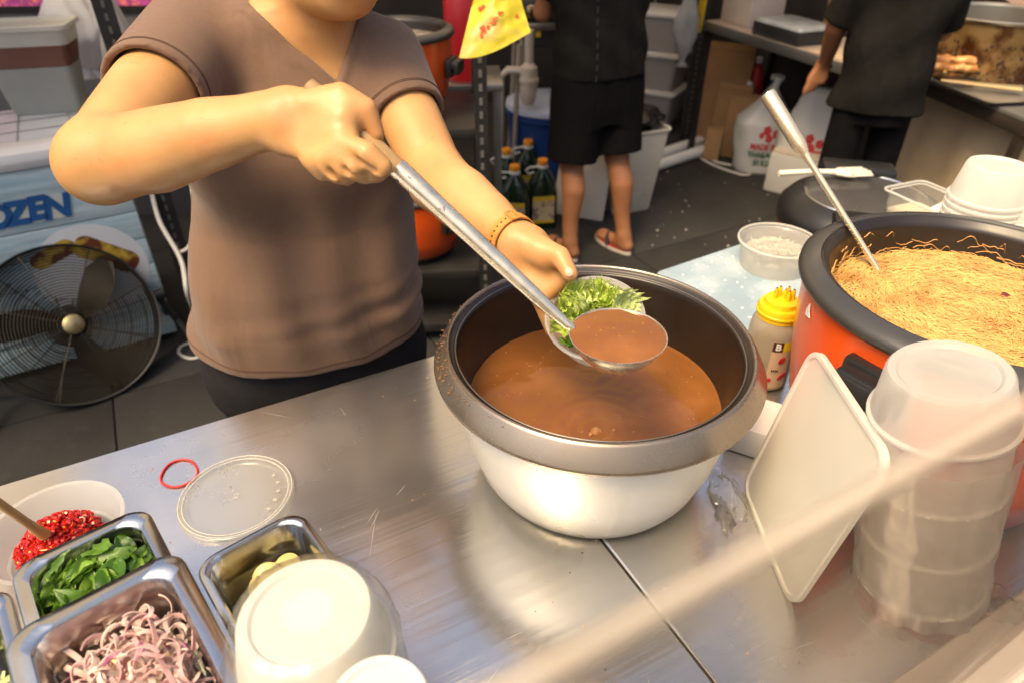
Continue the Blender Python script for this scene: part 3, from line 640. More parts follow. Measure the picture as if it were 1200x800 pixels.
# ================================================================ stacks of white tubs nearest the camera
def tub_stack(name, label, c, r, h, m, n=9, ftop=0.0, film=True, upside=True, lean=None, cat='tub stack', step=0.02, fm=None):
    fm = fm or FILM
    t = thing(name, label, cat, c, random.uniform(0, 6)); 
    if lean: t.rotation_euler = lean
    k = 0; z = h
    # topmost tub, upside down: base up, then the rims of the nested ones below
    b = MB().lathe([(0.0001, h - 0.004), (r * 0.62, h - 0.004), (r * 0.66, h - 0.0005), (r * 0.76, h), (r * 0.80, h - 0.004), (r * 0.93, h - 0.055), (r * 0.95, h - 0.060), (r, h - 0.062), (r, h - 0.066), (r * 0.93, h - 0.066)], 72)
    b.build('tub', m, t)
    z = h - 0.066
    while z > step * 1.2:
        z -= step
        MB().lathe([(r * 0.93, z + step - 0.0015), (r * 0.945, z + 0.006), (r * 0.96, z + 0.0045), (r, z + 0.0035), (r, z), (r * 0.93, z)], 60).build('tub', m, t)
    if film:
        rnd = random.uniform(0, 50)
        def wp(p):
            a = math.atan2(p.y, p.x); lo = 1 + 0.9 * max(0, 1 - p.z / (0.35 * h)); q = 1 + lo * 0.05 * mnoise.noise(Vector((math.cos(a) * 3, math.sin(a) * 3, p.z * 18 + rnd))) + lo * 0.03 * mnoise.noise(Vector((math.cos(a) * 9, math.sin(a) * 9, p.z * 50 + rnd)))
            return Vector((p.x * q, p.y * q, p.z + 0.003 * mnoise.noise(Vector((p.x * 60, p.y * 60, rnd)))))
        prof = ([(r * 0.3, h + 0.006), (r * 0.6, h + 0.006), (r * 0.85, h + 0.001), (r * 1.0, h - 0.03)] if not ftop else []) + [(r * (1.08 if not ftop else 1.02), h - ftop - 0.05 - i * (h - ftop - 0.06) / 12) for i in range(13)]
        f = MB().lathe(prof, 120, warp=wp); f.f = [q for q in f.f if len(q) == 4]
        f.build('plastic_wrap', fm, t, sharp=0)
    return t
sp1 = at(354, 712, 1.075); sp1 += E2 * 0.006
tub_stack('tub_stack', 'white plastic tubs stacked upside down in clear wrap beside the ginger pan', (sp1.x, sp1.y, TZ), 0.079, 0.275, MILKY)
sp2 = at(443, 822, 1.10)
tub_stack('cup_stack', 'stack of small white tubs at the bottom edge of the picture', (sp2.x, sp2.y, TZ), 0.052, 0.30, MILKY, film=False)

# ================================================================ right: bowls in a bag, rectangular lid
stc = at(1022, 672, TZ)
st0 = Vector((0.580, 0.600, TZ))
t = tub_stack('bowl_stack', 'tall stack of frosted takeaway bowls leaning on the orange noodle cooker', st0, 0.081, 0.385, mat('stack_plastic', (0.88, 0.86, 0.79), 0.28, var=0.03, transl=0.5, alpha=0.62), film=True, lean=(R(-7.5), R(-10), 0.4), step=0.095, ftop=0.045, fm=clear_plastic('milky_film', haze=0.42, rough=0.22, bump=0.3, bscale=14, hazecol=(0.85, 0.82, 0.75)))
# rectangular frosted lid standing on its long edge
B_ = at(872, 572, TZ); C_ = at(928, 712, TZ); A_ = Vector((0.440, 0.800, 1.085)); 
ex = (C_ - B_).normalized(); up = Vector((0.165, 0.0, 0.985)); up = (up - ex * up.dot(ex)).normalized(); nz_ = ex.cross(up)
Mx = Matrix((ex, up, nz_)).transposed().to_4x4(); wl, hl = (C_ - B_).length + 0.012, 0.292
Mx.translation = (B_ + C_) / 2 + up * (hl / 2 + 0.001)
o_ = thing('container_lid', 'large rectangular frosted lid standing on edge beside the soup pot', 'lid', Mx.translation); o_.rotation_euler = Mx.to_euler()
b = MB(); b.loft([rr(wl - 0.002, hl - 0.002, 0.030, -0.004, 7), rr(wl, hl, 0.031, -0.003, 7), rr(wl, hl, 0.031, 0.004, 7), rr(wl - 0.004, hl - 0.004, 0.030, 0.0055, 7), rr(wl - 0.014, hl - 0.014, 0.026, 0.0055, 7), rr(wl - 0.018, hl - 0.018, 0.025, 0.002, 7)])
b.build('lid_panel', FROST, o_)
e = MB(); e.loft([rr(wl - 0.045, hl - 0.045, 0.02, -0.0062, 6), rr(wl - 0.05, hl - 0.05, 0.019, -0.0068, 6)], cap0=False, cap1=True); e.build('raised_field', FROST, o_)
# a crumpled clear bag at the foot of the lid
def crumpled(name, label, c, rx, ry, h, m, seed, cat='plastic bag', amp=0.22, knot=True, n=40, parent=None, rows=18):
    vs = []; fs = []
    for i in range(rows + 1):
        v_ = i / rows; r = math.sin(math.pi * (0.5 * min(1, v_ * 2.2))) if v_ < 0.45 else 1 - 0.9 * ((v_ - 0.45) / 0.55) ** 1.6
        if i == 0: r = 0.75
        for k in range(n):
            a = 2 * math.pi * k / n; d = Vector((math.cos(a), math.sin(a), 0))
            q = 1 + amp * (mnoise.noise(Vector((d.x * 1.6, d.y * 1.6, v_ * 2.2 + seed))) + 0.6 * mnoise.noise(Vector((d.x * 4, d.y * 4, v_ * 6 + seed))) + 0.3 * mnoise.noise(Vector((d.x * 9, d.y * 9, v_ * 14 + seed))))
            vs.append((d.x * rx * r * q, d.y * ry * r * q, h * v_ * (1 + 0.12 * mnoise.noise(Vector((d.x * 2, d.y * 2, seed + 9))) * v_)))
    for i in range(rows):
        for k in range(n): fs.append((i * n + k, i * n + (k + 1) % n, (i + 1) * n + (k + 1) % n, (i + 1) * n + k))
    fs.append(tuple(range(n))[::-1])
    o = link(name, mesh(vs, fs, m, True, name, 0), parent, c)
    if label: tag(o, label, cat)
    return o
crumpled('plastic_bag', 'crumpled clear bag lying at the foot of the bowl stack', (0.655, 0.56, TZ + 0.001), 0.05, 0.035, 0.03, FILM, 3.3, amp=0.6)
crumpled('plastic_bag', 'small crumpled clear bag tucked between soup pot and frosted lid', (0.335, 0.735, TZ + 0.001), 0.022, 0.05, 0.07, FILM, 8.1, amp=0.7)
# white paper packet under the bottle
o = MB().box((0, 0, 0.03), (0.05, 0.045, 0.03), bev=0.006).build('napkin_pack', mat('napkin', (0.78, 0.76, 0.72), 0.7), None, loc=(0.438, 0.905, TZ), rot=(0, 0, R(62)))
tag(o, 'white napkin pack between soup pot and orange cooker', 'napkins')

# ================================================================ acrylic guard on the counter's front
gp = uv(0.3, -0.997, TZ + 0.0195); gl_, gh = 1.05, 0.628
t = thing('acrylic_guard', 'clear acrylic guard with pale top edge along the counter front', 'guard', gp, TH + R(1.2))
MB().box((0, 0, gh / 2), (gl_, 0.002, gh / 2 - 0.004)).build('acrylic_sheet', ACRYL, t, smooth=False)
MB().box((0, 0, gh + 0.003), (gl_, 0.0046, 0.0050), bev=0.002).build('top_edge', mat('guard_edge', (0.68, 0.58, 0.45), 0.4, transl=0.4, alpha=0.45), t)
MB().box((0, 0, 0.003), (gl_, 0.008, 0.006), bev=0.002).build('base_channel', mat('guard_channel', (0.5, 0.45, 0.38), 0.4), t)
for s in (-1, 1): MB().tube([(s * (gl_ + 0.008), 0, 0), (s * (gl_ + 0.008), 0, gh + 0.01)], 0.008, 12).build('end_post', STEEL_D, t)
# hose hanging under the front ledge
hp = [uv(0.45, -1.06, 0.60), uv(0.55, -1.06, 0.68), uv(0.75, -1.07, 0.73), uv(1.0, -1.07, 0.72), uv(1.2, -1.06, 0.62), uv(1.25, -1.06, 0.25)]
o = MB().tube([p - hp[0] for p in hp], 0.014, 12).build('gas_hose', BLACK, None, loc=hp[0]); tag(o, 'black rubber hose slung under the counter front at bottom right', 'hose')

# crumbs, drops and spilt bits on the counter
bits = [MB(), MB(), MB()]
for i in range(130):
    u_, v_ = random.uniform(-0.85, 0.75), random.uniform(-0.85, -0.03); p = uv(u_, v_, TZ + 0.0005)
    if (Vector((p.x, p.y)) - Vector((PC.x, PC.y))).length < 0.16: continue
    s_ = random.uniform(0.0005, 0.0018); k = random.choice((0, 0, 0, 1, 2, 2))
    bits[k].lathe([(0.0001, s_ * (0.8 if k < 2 else 0.35)), (s_ * 0.75, s_ * 0.5 if k < 2 else s_ * 0.25), (s_, 0)], 7, Matrix.Translation(p) @ Matrix.Rotation(random.uniform(0, 3), 4, 'Z') @ Matrix.Scale(random.uniform(0.5, 1.6), 4, (1, 0, 0)))
cr_ = thing('counter_crumbs', 'tiny crumbs and drops scattered over the steel counters', 'crumbs', (0, 0, 0))
for b_, m_, nm in zip(bits, (mat('crumb_tan', (0.50, 0.30, 0.10), 0.6), mat('crumb_dark', (0.10, 0.045, 0.02), 0.6), mat('drop_wet', (0.55, 0.52, 0.48), 0.08, 0.6)), ('tan_crumbs', 'dark_crumbs', 'water_drops')):
    b_.build(nm, m_, cr_)['kind'] = 'stuff'
# ================================================================ orange noodle cooker
OC = Vector((0.694, 0.869, TZ))
def cooker(name, label, c, r, h, rz=0, handle_a=R(215), cat='rice cooker', group=None, detail=True, hz=0.63):
    t = thing(name, label, cat, c, rz, group); k = r / 0.25
    MB().lathe([(0.0001, 0.018), (0.17 * k, 0.018), (0.195 * k, 0.03), (0.222 * k, h * 0.33), (0.238 * k, h * 0.62), (0.2455 * k, h - 0.018), (0.2455 * k, h - 0.012)], 96).build('cooker_body', ORANGE, t, sharp=50)
    MB().lathe([(0.0001, 0.0), (0.17 * k, 0.0), (0.178 * k, 0.006), (0.19 * k, 0.045), (0.202 * k, 0.075), (0.200 * k, 0.078), (0.17 * k, 0.05)], 72).build('base', BLACK, t)
    MB().lathe([(0.2455 * k, h - 0.021), (0.252 * k, h - 0.020), (0.2565 * k, h - 0.014), (0.256 * k, h - 0.006), (0.251 * k, h + 0.000), (0.238 * k, h + 0.0065), (0.2275 * k, h + 0.0075), (0.226 * k, h + 0.005)], 112).build('rim_ring', RIMGREY, t, sharp=50)
    MB().lathe([(0.2262 * k, h + 0.0045), (0.223 * k, h + 0.0062), (0.219 * k, h + 0.004), (0.2165 * k, h - 0.002), (0.213 * k, h - 0.004), (0.2115 * k, h - 0.012), (0.206 * k, h - 0.05), (0.195 * k, h - 0.12), (0.17 * k, h - 0.2), (0.14 * k, 0.05), (0.0001, 0.045)], 112).build('inner_pot', BROWNCOAT, t, sharp=50)
    for a in (handle_a, handle_a + math.pi):
        M_ = Matrix.Rotation(a, 4, 'Z')
        q = MB(); q.box((0.262 * k, 0, h * hz), (0.024, 0.040, 0.014), M_, bev=0.006); q.box((0.281 * k, 0, h * hz - 0.01), (0.008, 0.042, 0.020), M_, bev=0.005); q.box((0.247 * k, 0, h * hz - 0.01), (0.012, 0.046, 0.030), M_, bev=0.006)
        q.build('handle', BLACK, t)
    return t
t = cooker('noodle_cooker', 'large orange electric cooker full of noodles on the right counter', OC, 0.25, 0.345, 0, R(215), hz=0.80)
# small white trade mark on the enamel
a = R(178); q = MB(); q.prism([(0, 0), (0.016, 0.004), (0.010, 0.010), (0.004, 0.022), (-0.002, 0.010)], 0, 0.0012)
lk = OC * 0
MB().add(q.v, q.f, look((0.2452 * math.cos(a), 0.2452 * math.sin(a), 0.285), (0.3 * math.cos(a), 0.3 * math.sin(a), 0.285))).build('white_mark', WHITE, t, smooth=False)
# noodles: a mass of swirling strands
NZ = 0.292
def noodle_mesh():
    base_v = []; base_f = []; n, m_ = 96, 26
    def hz(x, y):
        return 0.006 * mnoise.noise(Vector((x * 12, y * 12, 2))) + 0.003 * mnoise.noise(Vector((x * 30, y * 30, 4)))
    for i in range(m_ + 1):
        r = 0.207 * i / m_ if i else 0.0001
        for k in range(n):
            a = 2 * math.pi * k / n; x, y = r * math.cos(a), r * math.sin(a); base_v.append((x, y, hz(x, y) - 0.003))
    for i in range(m_):
        for k in range(n): base_f.append((i * n + k, i * n + (k + 1) % n, (i + 1) * n + (k + 1) % n, (i + 1) * n + k))
    V_ = []; F_ = []
    cs = [(-0.03, 0.02), (0.09, -0.05), (-0.1, -0.09), (0.02, 0.12), (0.12, 0.08)]
    for s in range(7600):
        a, q = random.uniform(0, 6.28), 0.205 * math.sqrt(random.random()); x, y = q * math.cos(a), q * math.sin(a)
        L = random.uniform(0.03, 0.075); st = 12; ds = L / st; cx, cy = random.choice(cs) if random.random() < 0.35 else (-0.01, 0.0)
        sgn = 1; lift = random.uniform(-0.001, 0.0045); ph = random.uniform(0, 6.28); th = random.uniform(0.0005, 0.0009); pts = []
        jit = random.gauss(0, 0.42)
        for i in range(st + 1):
            if math.hypot(x, y) > 0.206: break
            pts.append((x, y, hz(x, y) + lift + 0.0018 * math.sin(ph + i * 0.7)))
            tx, ty = -(y - cy), (x - cx); l = math.hypot(tx, ty) + 1e-6; tx /= l; ty /= l
            an = jit + 0.5 * mnoise.noise(Vector((x * 25, y * 25, 7))) ; c_, s_ = math.cos(an), math.sin(an); tx, ty = tx * c_ - ty * s_, tx * s_ + ty * c_
            x += tx * ds; y += ty * ds
        if len(pts) < 4: continue
        V_.append((pts, th))
    return base_v, base_f, V_
bv, bf, strands = noodle_mesh()
def strands_to_mesh(strands, seg=4):
    vs = []; fs = []
    for pts, th in strands:
        n0 = len(vs)
        for i, p in enumerate(pts):
            a = pts[max(0, i - 1)]; b_ = pts[min(len(pts) - 1, i + 1)]; tx, ty = b_[0] - a[0], b_[1] - a[1]; l = math.hypot(tx, ty) + 1e-9; sx, sy = -ty / l * th, tx / l * th
            vs += [(p[0] + sx, p[1] + sy, p[2]), (p[0], p[1], p[2] + th), (p[0] - sx, p[1] - sy, p[2])]
        for i in range(len(pts) - 1):
            o_ = n0 + i * 3; fs += [(o_, o_ + 3, o_ + 4, o_ + 1), (o_ + 1, o_ + 4, o_ + 5, o_ + 2)]
    return vs, fs
NOOD = mat('noodle', (0.62, 0.38, 0.115), 0.24, var=0.15, vscale=26, col2=(0.42, 0.20, 0.05), c2=(0.48, 0.70), c2scale=16)
NOOD_D = mat('noodle_dark', (0.46, 0.25, 0.07), 0.42, var=0.3, vscale=40)
nd = thing('noodles', 'light brown fried noodles filling the orange cooker', 'noodles', (OC.x, OC.y, TZ + NZ))
link('noodle_bed', mesh(bv, bf, NOOD_D, True, 'nb', 0), nd)
o = link('noodle_strands', mesh(*strands_to_mesh(strands), NOOD, True, 'ns', 0), nd); o['kind'] = 'stuff'
ws = []
for s in range(48):   # strands stuck to the inner wall, at the far side
    a = R(random.uniform(35, 175)); z = random.uniform(0.0, 0.022) + 0.016 * random.random() ** 2; pts = []; amp = random.uniform(-0.012, 0.016); L = random.uniform(0.04, 0.24)
    for i in range(12):
        aa = a + L * i / 11; r = 0.2035 + 0.12 * max(0, z) - 0.003; pts.append((r * math.cos(aa), r * math.sin(aa), z + amp * math.sin(math.pi * i / 11) + 0.005 * mnoise.noise(Vector((i * 0.35, s * 3.7, 1)))))
    ws.append((pts, random.uniform(0.0007, 0.0011)))
o = link('stuck_strands', mesh(*strands_to_mesh(ws), mat('noodle_wall', (0.45, 0.22, 0.06), 0.4, var=0.3), True, 'ws', 0), nd); o['kind'] = 'stuff'
MB().lathe([(0.0001, .003), (.006, .002), (.008, -.002)], 12).build('chili_flake', mat('dark_chili', (0.13, 0.02, 0.015), 0.4), nd, loc=(0.075, 0.045, 0.006))
# stirring ladle standing in the noodles
S1 = at(1031, 320, TZ + NZ); S0 = atd(899, 110, 1.15); sd = (S0 - S1).normalized(); SL = (S0 - S1).length
t = thing('stirring_ladle', 'slim steel ladle with thick tube handle standing in the noodles', 'ladle', S1)
STN = mat('stirrer_steel', (0.80, 0.66, 0.45), 0.25, 0.75, var=0.06, vscale=20, rvar=0.05)
MB().tube([sd * -0.03, sd * 0.05, sd * (SL * 0.62), sd * (SL * 0.66)], [0.0048, 0.005, 0.0056, 0.007], 14).build('shaft', STN, t)
MB().tube([sd * (SL * 0.655), sd * (SL * 0.69), sd * (SL * 0.72), sd * (SL - 0.003), sd * SL], [0.0065, 0.0105, 0.0125, 0.0132, 0.0120], 24).build('tube_handle', STN, t)
wrap = MB()
for i in range(9):
    c0 = 0.03 + i * 0.012; wrap.tube([sd * (c0 + 0.004 * k) + Vector((math.cos(k * 1.4 + i), math.sin(k * 1.4 + i), 0)) * 0.0058 for k in range(6)], 0.0011, 5)
wrap.build('clinging_noodles', NOOD, t)
MB().lathe([(0.0001, -0.03), (0.025, -0.022), (0.04, 0.0), (0.038, 0.0), (0.0001, -0.026)], 28).build('scoop', STN, t, loc=tuple(sd * -0.06))

# ================================================================ cutting board, tub, bottle
bl, bt, bb = at(768, 319, TZ + .018), at(849, 292, TZ + .018), at(882, 390, TZ + .018)
e1 = (bt - bl).normalized(); e2 = (bb - bl); e2 = (e2 - e1 * e2.dot(e1)); bw = 0.315; bd = e2.length; e2.normalize()
cen = bl + e1 * bw / 2 + e2 * bd / 2; rz = math.atan2(e1.y, e1.x)
t = thing('cutting_board', 'pale blue plastic cutting board with droplets at the counter back', 'cutting board', (cen.x, cen.y, TZ), rz)
MB().box((0, 0, 0.0045), (bw / 2 - 0.02, bd / 2 - 0.02, 0.0044)).build('rubber_mat', BLACK, t)
b = MB(); b.loft([rr(bw - .004, bd - .004, .012, .009, 5), rr(bw, bd, .013, .011, 5), rr(bw, bd, .013, .016, 5), rr(bw - .004, bd - .004, .012, .018, 5)])
b.build('board', mat('board_blue', (0.27, 0.36, 0.42), 0.26, var=0.10, vscale=9, col2=(0.38, 0.45, 0.49), c2=(0.45, 0.65), c2scale=11, rvar=0.1, bump=0.12, bscale=16), t)
dr = MB()
for i in range(60):
    s = random.uniform(.001, .0035); dr.lathe([(0.0001, s * .5), (s * .7, s * .35), (s, 0)], 9, Matrix.Translation((random.uniform(-bw / 2, bw / 2) * .9, random.uniform(-bd / 2, bd / 2) * .9, .0182)))
dr.build('droplets', mat('droplet', (0.75, 0.76, 0.76), 0.1), t)['kind'] = 'stuff'
kc = at(908, 300, TZ + 0.045); 
t = thing('plastic_tub', 'lidded frosted tub of grated white radish behind the cutting board', 'tub', (kc.x + 0.0, kc.y, TZ + 0.0))
hh = 0.088
MB().lathe([(0.0001, 0.0), (0.072, 0.0), (0.078, 0.004), (0.090, hh - 0.012), (0.092, hh - 0.004), (0.090, hh - 0.006), (0.076, 0.006), (0.0001, 0.003)], 72).build('tub_wall', FROST_THIN, t)
MB().lathe([(0.0001, hh - 0.003), (0.078, hh - 0.003), (0.082, hh + 0.001), (0.092, hh + 0.003), (0.096, hh), (0.096, hh - 0.008), (0.094, hh - 0.008)], 72).build('tub_lid', clear_plastic('tub_lid_m', haze=0.22, rough=0.12, bump=0.5, bscale=30), t)
e = MB(); e.lathe([(0.0955 + 0.0022 * math.cos(a), hh + 0.0004 + 0.0028 * math.sin(a)) for a in np.linspace(0, 6.28, 8, endpoint=False)], 72, closed=True); e.build('lid_edge', FROST, t)
b = MB()
for i in range(520):
    a, q = random.uniform(0, 6.28), 0.072 * math.sqrt(random.random()); z = 0.045 + random.random() * 0.03 * (1.2 - q / 0.08) + 0.006
    p = Vector((q * math.cos(a), q * math.sin(a), z)); d = Vector((random.gauss(0, 1), random.gauss(0, 1), random.gauss(0, .5))).normalized() * random.uniform(.004, .011)
    b.tube([p - d, p + Vector((0, 0, .002)), p + d], 0.0014, 4)
rd = thing('grated_radish', 'grated white radish heaped inside the lidded tub', 'radish', (kc.x, kc.y, TZ))
RAD = mat('radish', (0.82, 0.78, 0.66), 0.5, var=0.12, vscale=40, transl=0.2)
o = b.build('shreds', RAD, rd); o['kind'] = 'stuff'
MB().lathe([(0.0001, 0.062), (0.04, 0.058), (0.074, 0.048), (0.072, 0.005), (0.0001, 0.0045)], 40).build('radish_bed', RAD, rd)

bcn = Vector((0.503, 1.085, TZ)); SB = thing('sauce_bottle', 'squeeze bottle of brown sauce with yellow three-nozzle cap', 'bottle', (bcn.x, bcn.y, TZ), R(0))
bh = 0.158; br = 0.046
MB().lathe([(0.0001, 0.0), (br - .006, 0.0), (br, .006), (br, bh * .80), (br - .002, bh * .88), (br - .009, bh * .97), (br - .013, bh)], 56).build('bottle_wall', mat('bottle_plastic', (0.60, 0.50, 0.36), 0.28, var=0.06, transl=0.4, alpha=0.72), SB)
MB().lathe([(0.0001, 0.002), (br - .004, .003), (br - .003, .006), (br - .003, bh * .45), (0.0001, bh * .45)], 48).build('sauce', mat('dark_sauce', (0.05, 0.022, 0.010), 0.3), SB)
YEL = mat('yellow_cap', (0.80, 0.52, 0.008), 0.32, var=0.06)
MB().lathe([(br - .010, bh - .006), (br - .006, bh - .007), (br - .005, bh + .012), (br - .008, bh + .018), (br - .014, bh + .019), (br - .016, bh + .028), (0.0001, bh + .031)], 56).build('cap', YEL, SB, sharp=40)
rib = MB(); rib.lathe([(br - .0052 + .0016 * math.cos(a), bh + .004 + .003 * math.sin(a)) for a in np.linspace(0, 6.28, 8, endpoint=False)], 56, closed=True); rib.build('cap_ring', YEL, SB)
for (x, y) in ((-.014, .002), (-.005, .008), (.002, -.002), (.010, .006), (.016, -.004), (.006, -.010)):
    q = MB().tube([(x, y, bh + .026), (x, y, bh + .045), (x, y, bh + .050)], [.0045, .0036, .0022], 10); q.build('nozzle', YEL, SB)
    MB().tube([(x, y, bh + .0495), (x, y, bh + .0515)], [.0021, .0018], 8).build('nozzle_tip', mat('sauce_crust', (0.16, 0.04, 0.01), 0.5), SB)
# label wrapped round the side towards the camera
def wrap_patch(r, a0, a1, z0, z1, m, name, parent, n=12):
    vs = []; fs = []
    for i in range(n + 1):
        a = a0 + (a1 - a0) * i / n
        for (rad, z) in ((r, z0), (r, z1)): vs.append((rad * math.cos(a), rad * math.sin(a), z))
    for i in range(n): fs.append((2 * i, 2 * i + 2, 2 * i + 3, 2 * i + 1))
    return link(name, mesh(vs, fs, m, True, name, 0), parent)
LBL = wrap_patch(br + .0006, R(-108), R(-56), 0.012, 0.120, mat('label_tan', (0.58, 0.40, 0.27), 0.5, var=0.1), 'label', SB)
wrap_patch(br + .001, R(-108), R(-84), 0.098, 0.1195, mat('label_maroon', (0.07, 0.012, 0.010), 0.5), 'label_block', LBL)
wrap_patch(br + .001, R(-84), R(-56), 0.098, 0.1195, mat('label_yellow', (0.75, 0.55, 0.03), 0.5), 'label_block', LBL)
tm = text_mesh('B', 0.019, WHITE, 0.0004, 0.0, 0.0006); a = R(-96)
link('letter', tm, LBL, ((br + .0018) * math.cos(a), (br + .0018) * math.sin(a), 0.1088), (R(90), 0, a + R(90)))
def oval(rx, ry, m, name, parent, a, z, roll=0):
    q = MB().lathe([(0.0001, .0008), (.9, .0006), (1, 0)], 20, Matrix.Rotation(roll, 4, 'Z') @ Matrix.Diagonal((rx, ry, 1, 1)))
    q.build(name, m, parent, loc=((br + .0012) * math.cos(a), (br + .0012) * math.sin(a), z), rot=(R(90), 0, a + R(90)))
oval(.006, .009, RED, 'printed_strawberry', LBL, R(-80), .078, R(-25)); oval(.0055, .005, RED, 'printed_seal', LBL, R(-100), .032); oval(.011, .005, RED, 'printed_splash', LBL, R(-70), .040, R(40))
q = MB()
for i in range(4): q.box((-.005 + i * .0035, 0, 0), (.0011, .0022, .0003))
q.build('printed_line', mat('ink', (0.05, .02, .02), .6), LBL, loc=((br + .0014) * math.cos(R(-92)), (br + .0014) * math.sin(R(-92)), .055), rot=(R(90), 0, R(-2)))

# ================================================================ closed cooker behind the counter, with spatula
cl = at(1018, 220, 0.86); CK = Vector((cl.x, cl.y, 0.47))
st = thing('low_stand', 'low black metal stand under the closed rice cooker', 'stand', (CK.x, CK.y, 0), TH)
MB().box((0, 0, 0.455), (0.24, 0.24, 0.013), bev=0.003).build('stand_top', BLACKM, st)
for sx in (-1, 1):
    for sy in (-1, 1): MB().box((sx * .21, sy * .21, .221), (.014, .014, .22)).build('leg', BLACKM, st)
t = thing('rice_cooker', 'closed rice cooker with black lid and brown panelled side behind the counter', 'rice cooker', CK, TH)
cr = 0.235
MB().lathe([(0.0001, 0), (cr - .03, 0), (cr - .006, .02), (cr - .002, .26), (cr, .28)], 80).build('cooker_body', mat('cooker_bronze', (0.20, 0.085, 0.04), 0.4, 0.3, var=0.12, vscale=16, stretch=(1, 1, .08)), t)
MB().lathe([(cr - .0005, .278), (cr + .005, .282), (cr + .006, .31), (cr + .002, .325), (cr - .02, .35), (cr - .05, .366), (cr - .055, .368)], 80).build('collar', BLACK, t)
MB().lathe([(cr - .0548, .367), (cr - .058, .371), (cr - .066, .371), (cr - .07, .368)], 80).build('lid_ring', mat('lid_chrome', (0.55, 0.55, 0.55), 0.25, 1.0), t)
MB().lathe([(cr - .069, .368), (cr - .10, .371), (.05, .374), (.0001, .375)], 80).build('lid', mat('lid_dark_glass', (0.055, 0.052, 0.05), 0.22, var=0.1, rvar=.08), t)
ha = math.atan2(-0.9, -0.25) - TH
M_ = Matrix.Rotation(ha, 4, 'Z'); q = MB(); q.box((cr - .02, 0, .35), (.075, .11, .024), M_, bev=.015); q.box((cr + .022, 0, .31), (.018, .10, .055), M_, bev=.010); q.build('latch', BLACK, t)
q = MB(); q.box((-(cr - .03), 0, .368), (.05, .11, .02), M_, bev=.012); q.build('hinge', BLACK, t)
q = MB(); q.box((cr + .012, 0, .15), (.012, .06, .09), M_, bev=.004); q.build('control_panel', BLACK, t)
q = MB(); q.lathe([(0.0001, .003), (.008, .002), (.009, 0)], 16); q.build('indicator', RED, t, loc=tuple(M_ @ Vector((cr + .026, .02, .20))), rot=(R(90), 0, ha + R(90)))
# white slotted spatula
spc = at(985, 203, CK.z + .39); sdir = (at(1016, 205, CK.z + .39) - at(962, 207, CK.z + .39)).normalized()
t = thing('slotted_spatula', 'cream plastic slotted spatula lying on the closed cooker lid', 'spatula', (spc.x, spc.y, CK.z + .384), math.atan2(sdir.y, sdir.x))
SPM = mat('spatula_cream', (0.78, 0.72, 0.56), 0.35, var=.04)
MB().tube([(-.20, 0, .012), (-.10, 0, .014), (-.03, 0, .010), (0.0, 0, .008)], [.009, .008, .009, .012], 12, Matrix.Scale(1, 4)).build('spatula_handle', SPM, t)
q = MB(); pts = [(-.02, -.014), (.005, -.033), (.03, -.038), (.03, .038), (.005, .033), (-.02, .014)]; q.prism(pts, .006, .010)
for k in range(5): y = -.0315 + k * .0158; q.box((.062 - abs(k - 2) * .005, y, .008), (.036, .0048, .002), bev=.0018)
q.build('spatula_blade', SPM, t)
# clear bin with cream contents
cb = at(1094, 231, 1.0); rz = math.atan2(*(at(1090, 203, 1.0) - at(1038, 213, 1.0)).yx)
t = thing('clear_bin', 'clear plastic bin with wide rim behind the noodle cooker', 'bin', (cb.x, cb.y, TZ), rz)
w_, d_ = 0.135, 0.18
b = MB(); b.loft([rr(w_ - .05, d_ - .05, .012, 0, 5), rr(w_ - .016, d_ - .016, .016, .19, 5), rr(w_, d_, .018, .195, 5), rr(w_, d_, .018, .200, 5), rr(w_ - .018, d_ - .018, .015, .1985, 5), rr(w_ - .053, d_ - .053, .011, .003, 5)]); b.build('bin_wall', CLEAR, t)
e = MB(); e.tube([Vector(p) for p in rr(w_, d_, .018, .1985, 5)], .0024, 6, close=True); e.tube([Vector(p) for p in rr(w_ - .02, d_ - .02, .015, .196, 5)], .0014, 6, close=True); e.build('bin_edge', FROST, t)
b = MB(); b.loft([rr(w_ - .054, d_ - .054, .012, .004, 5), rr(w_ - .028, d_ - .028, .014, .15, 5)]); b.build('contents', mat('cream_powder', (0.66, 0.56, 0.38), 0.7, var=.1), t)
sp_ = MB().box((0, 0, 0), (.004, .02, .05), bev=.002); sp_.build('scoop_handle', WHITE, t, loc=(.02, -.04, .19), rot=(.7, .3, .2))
# upturned cups
for i, (px, py, zt, r, h, lab) in enumerate(((1172, 193, 1.20, .066, .40, 'tall stack of upturned frosted cups behind the noodle cooker'), (1222, 215, 1.17, .066, .37, 'stack of frosted cups cut by the right picture edge'))):
    c_ = at(px, py, zt); tub_stack('cup_stack', lab, (c_.x, c_.y, TZ), r, zt - TZ, FROST, film=False, step=.012, cat='cup stack')
# ================================================================ people
SKIN = mat('skin_light', (0.54, 0.285, 0.105), 0.42, var=0.09, vscale=17, sss=0.10, bump=0.12, bscale=520, col2=(0.56, 0.255, 0.095), c2=(0.48, 0.70), c2scale=13, spec=0.45, rvar=0.08, spots=((190, .80, .83, (.20, .075, .03), .75), (70, .72, .80, (.42, .17, .07), .5), (5, .5, .72, (.66, .36, .16), .6)), bump2=(30, 0.12, 0.0020, (1, 1, 1), (0, 0, 0)))
SKIN2 = mat('skin_tan', (0.33, 0.14, 0.062), 0.48, var=0.10, vscale=9, sss=0.18, bump=0.05, bscale=120, spec=0.4)
SHIRT = mat('brown_jersey', (0.158, 0.089, 0.053), 0.88, var=0.05, vscale=160, bump=0.10, bscale=900, sheen=0.15, bump2=(7.0, 0.55, 0.022, (1.0, 1.0, 0.30), (0.0, 0.55, 0.2)))
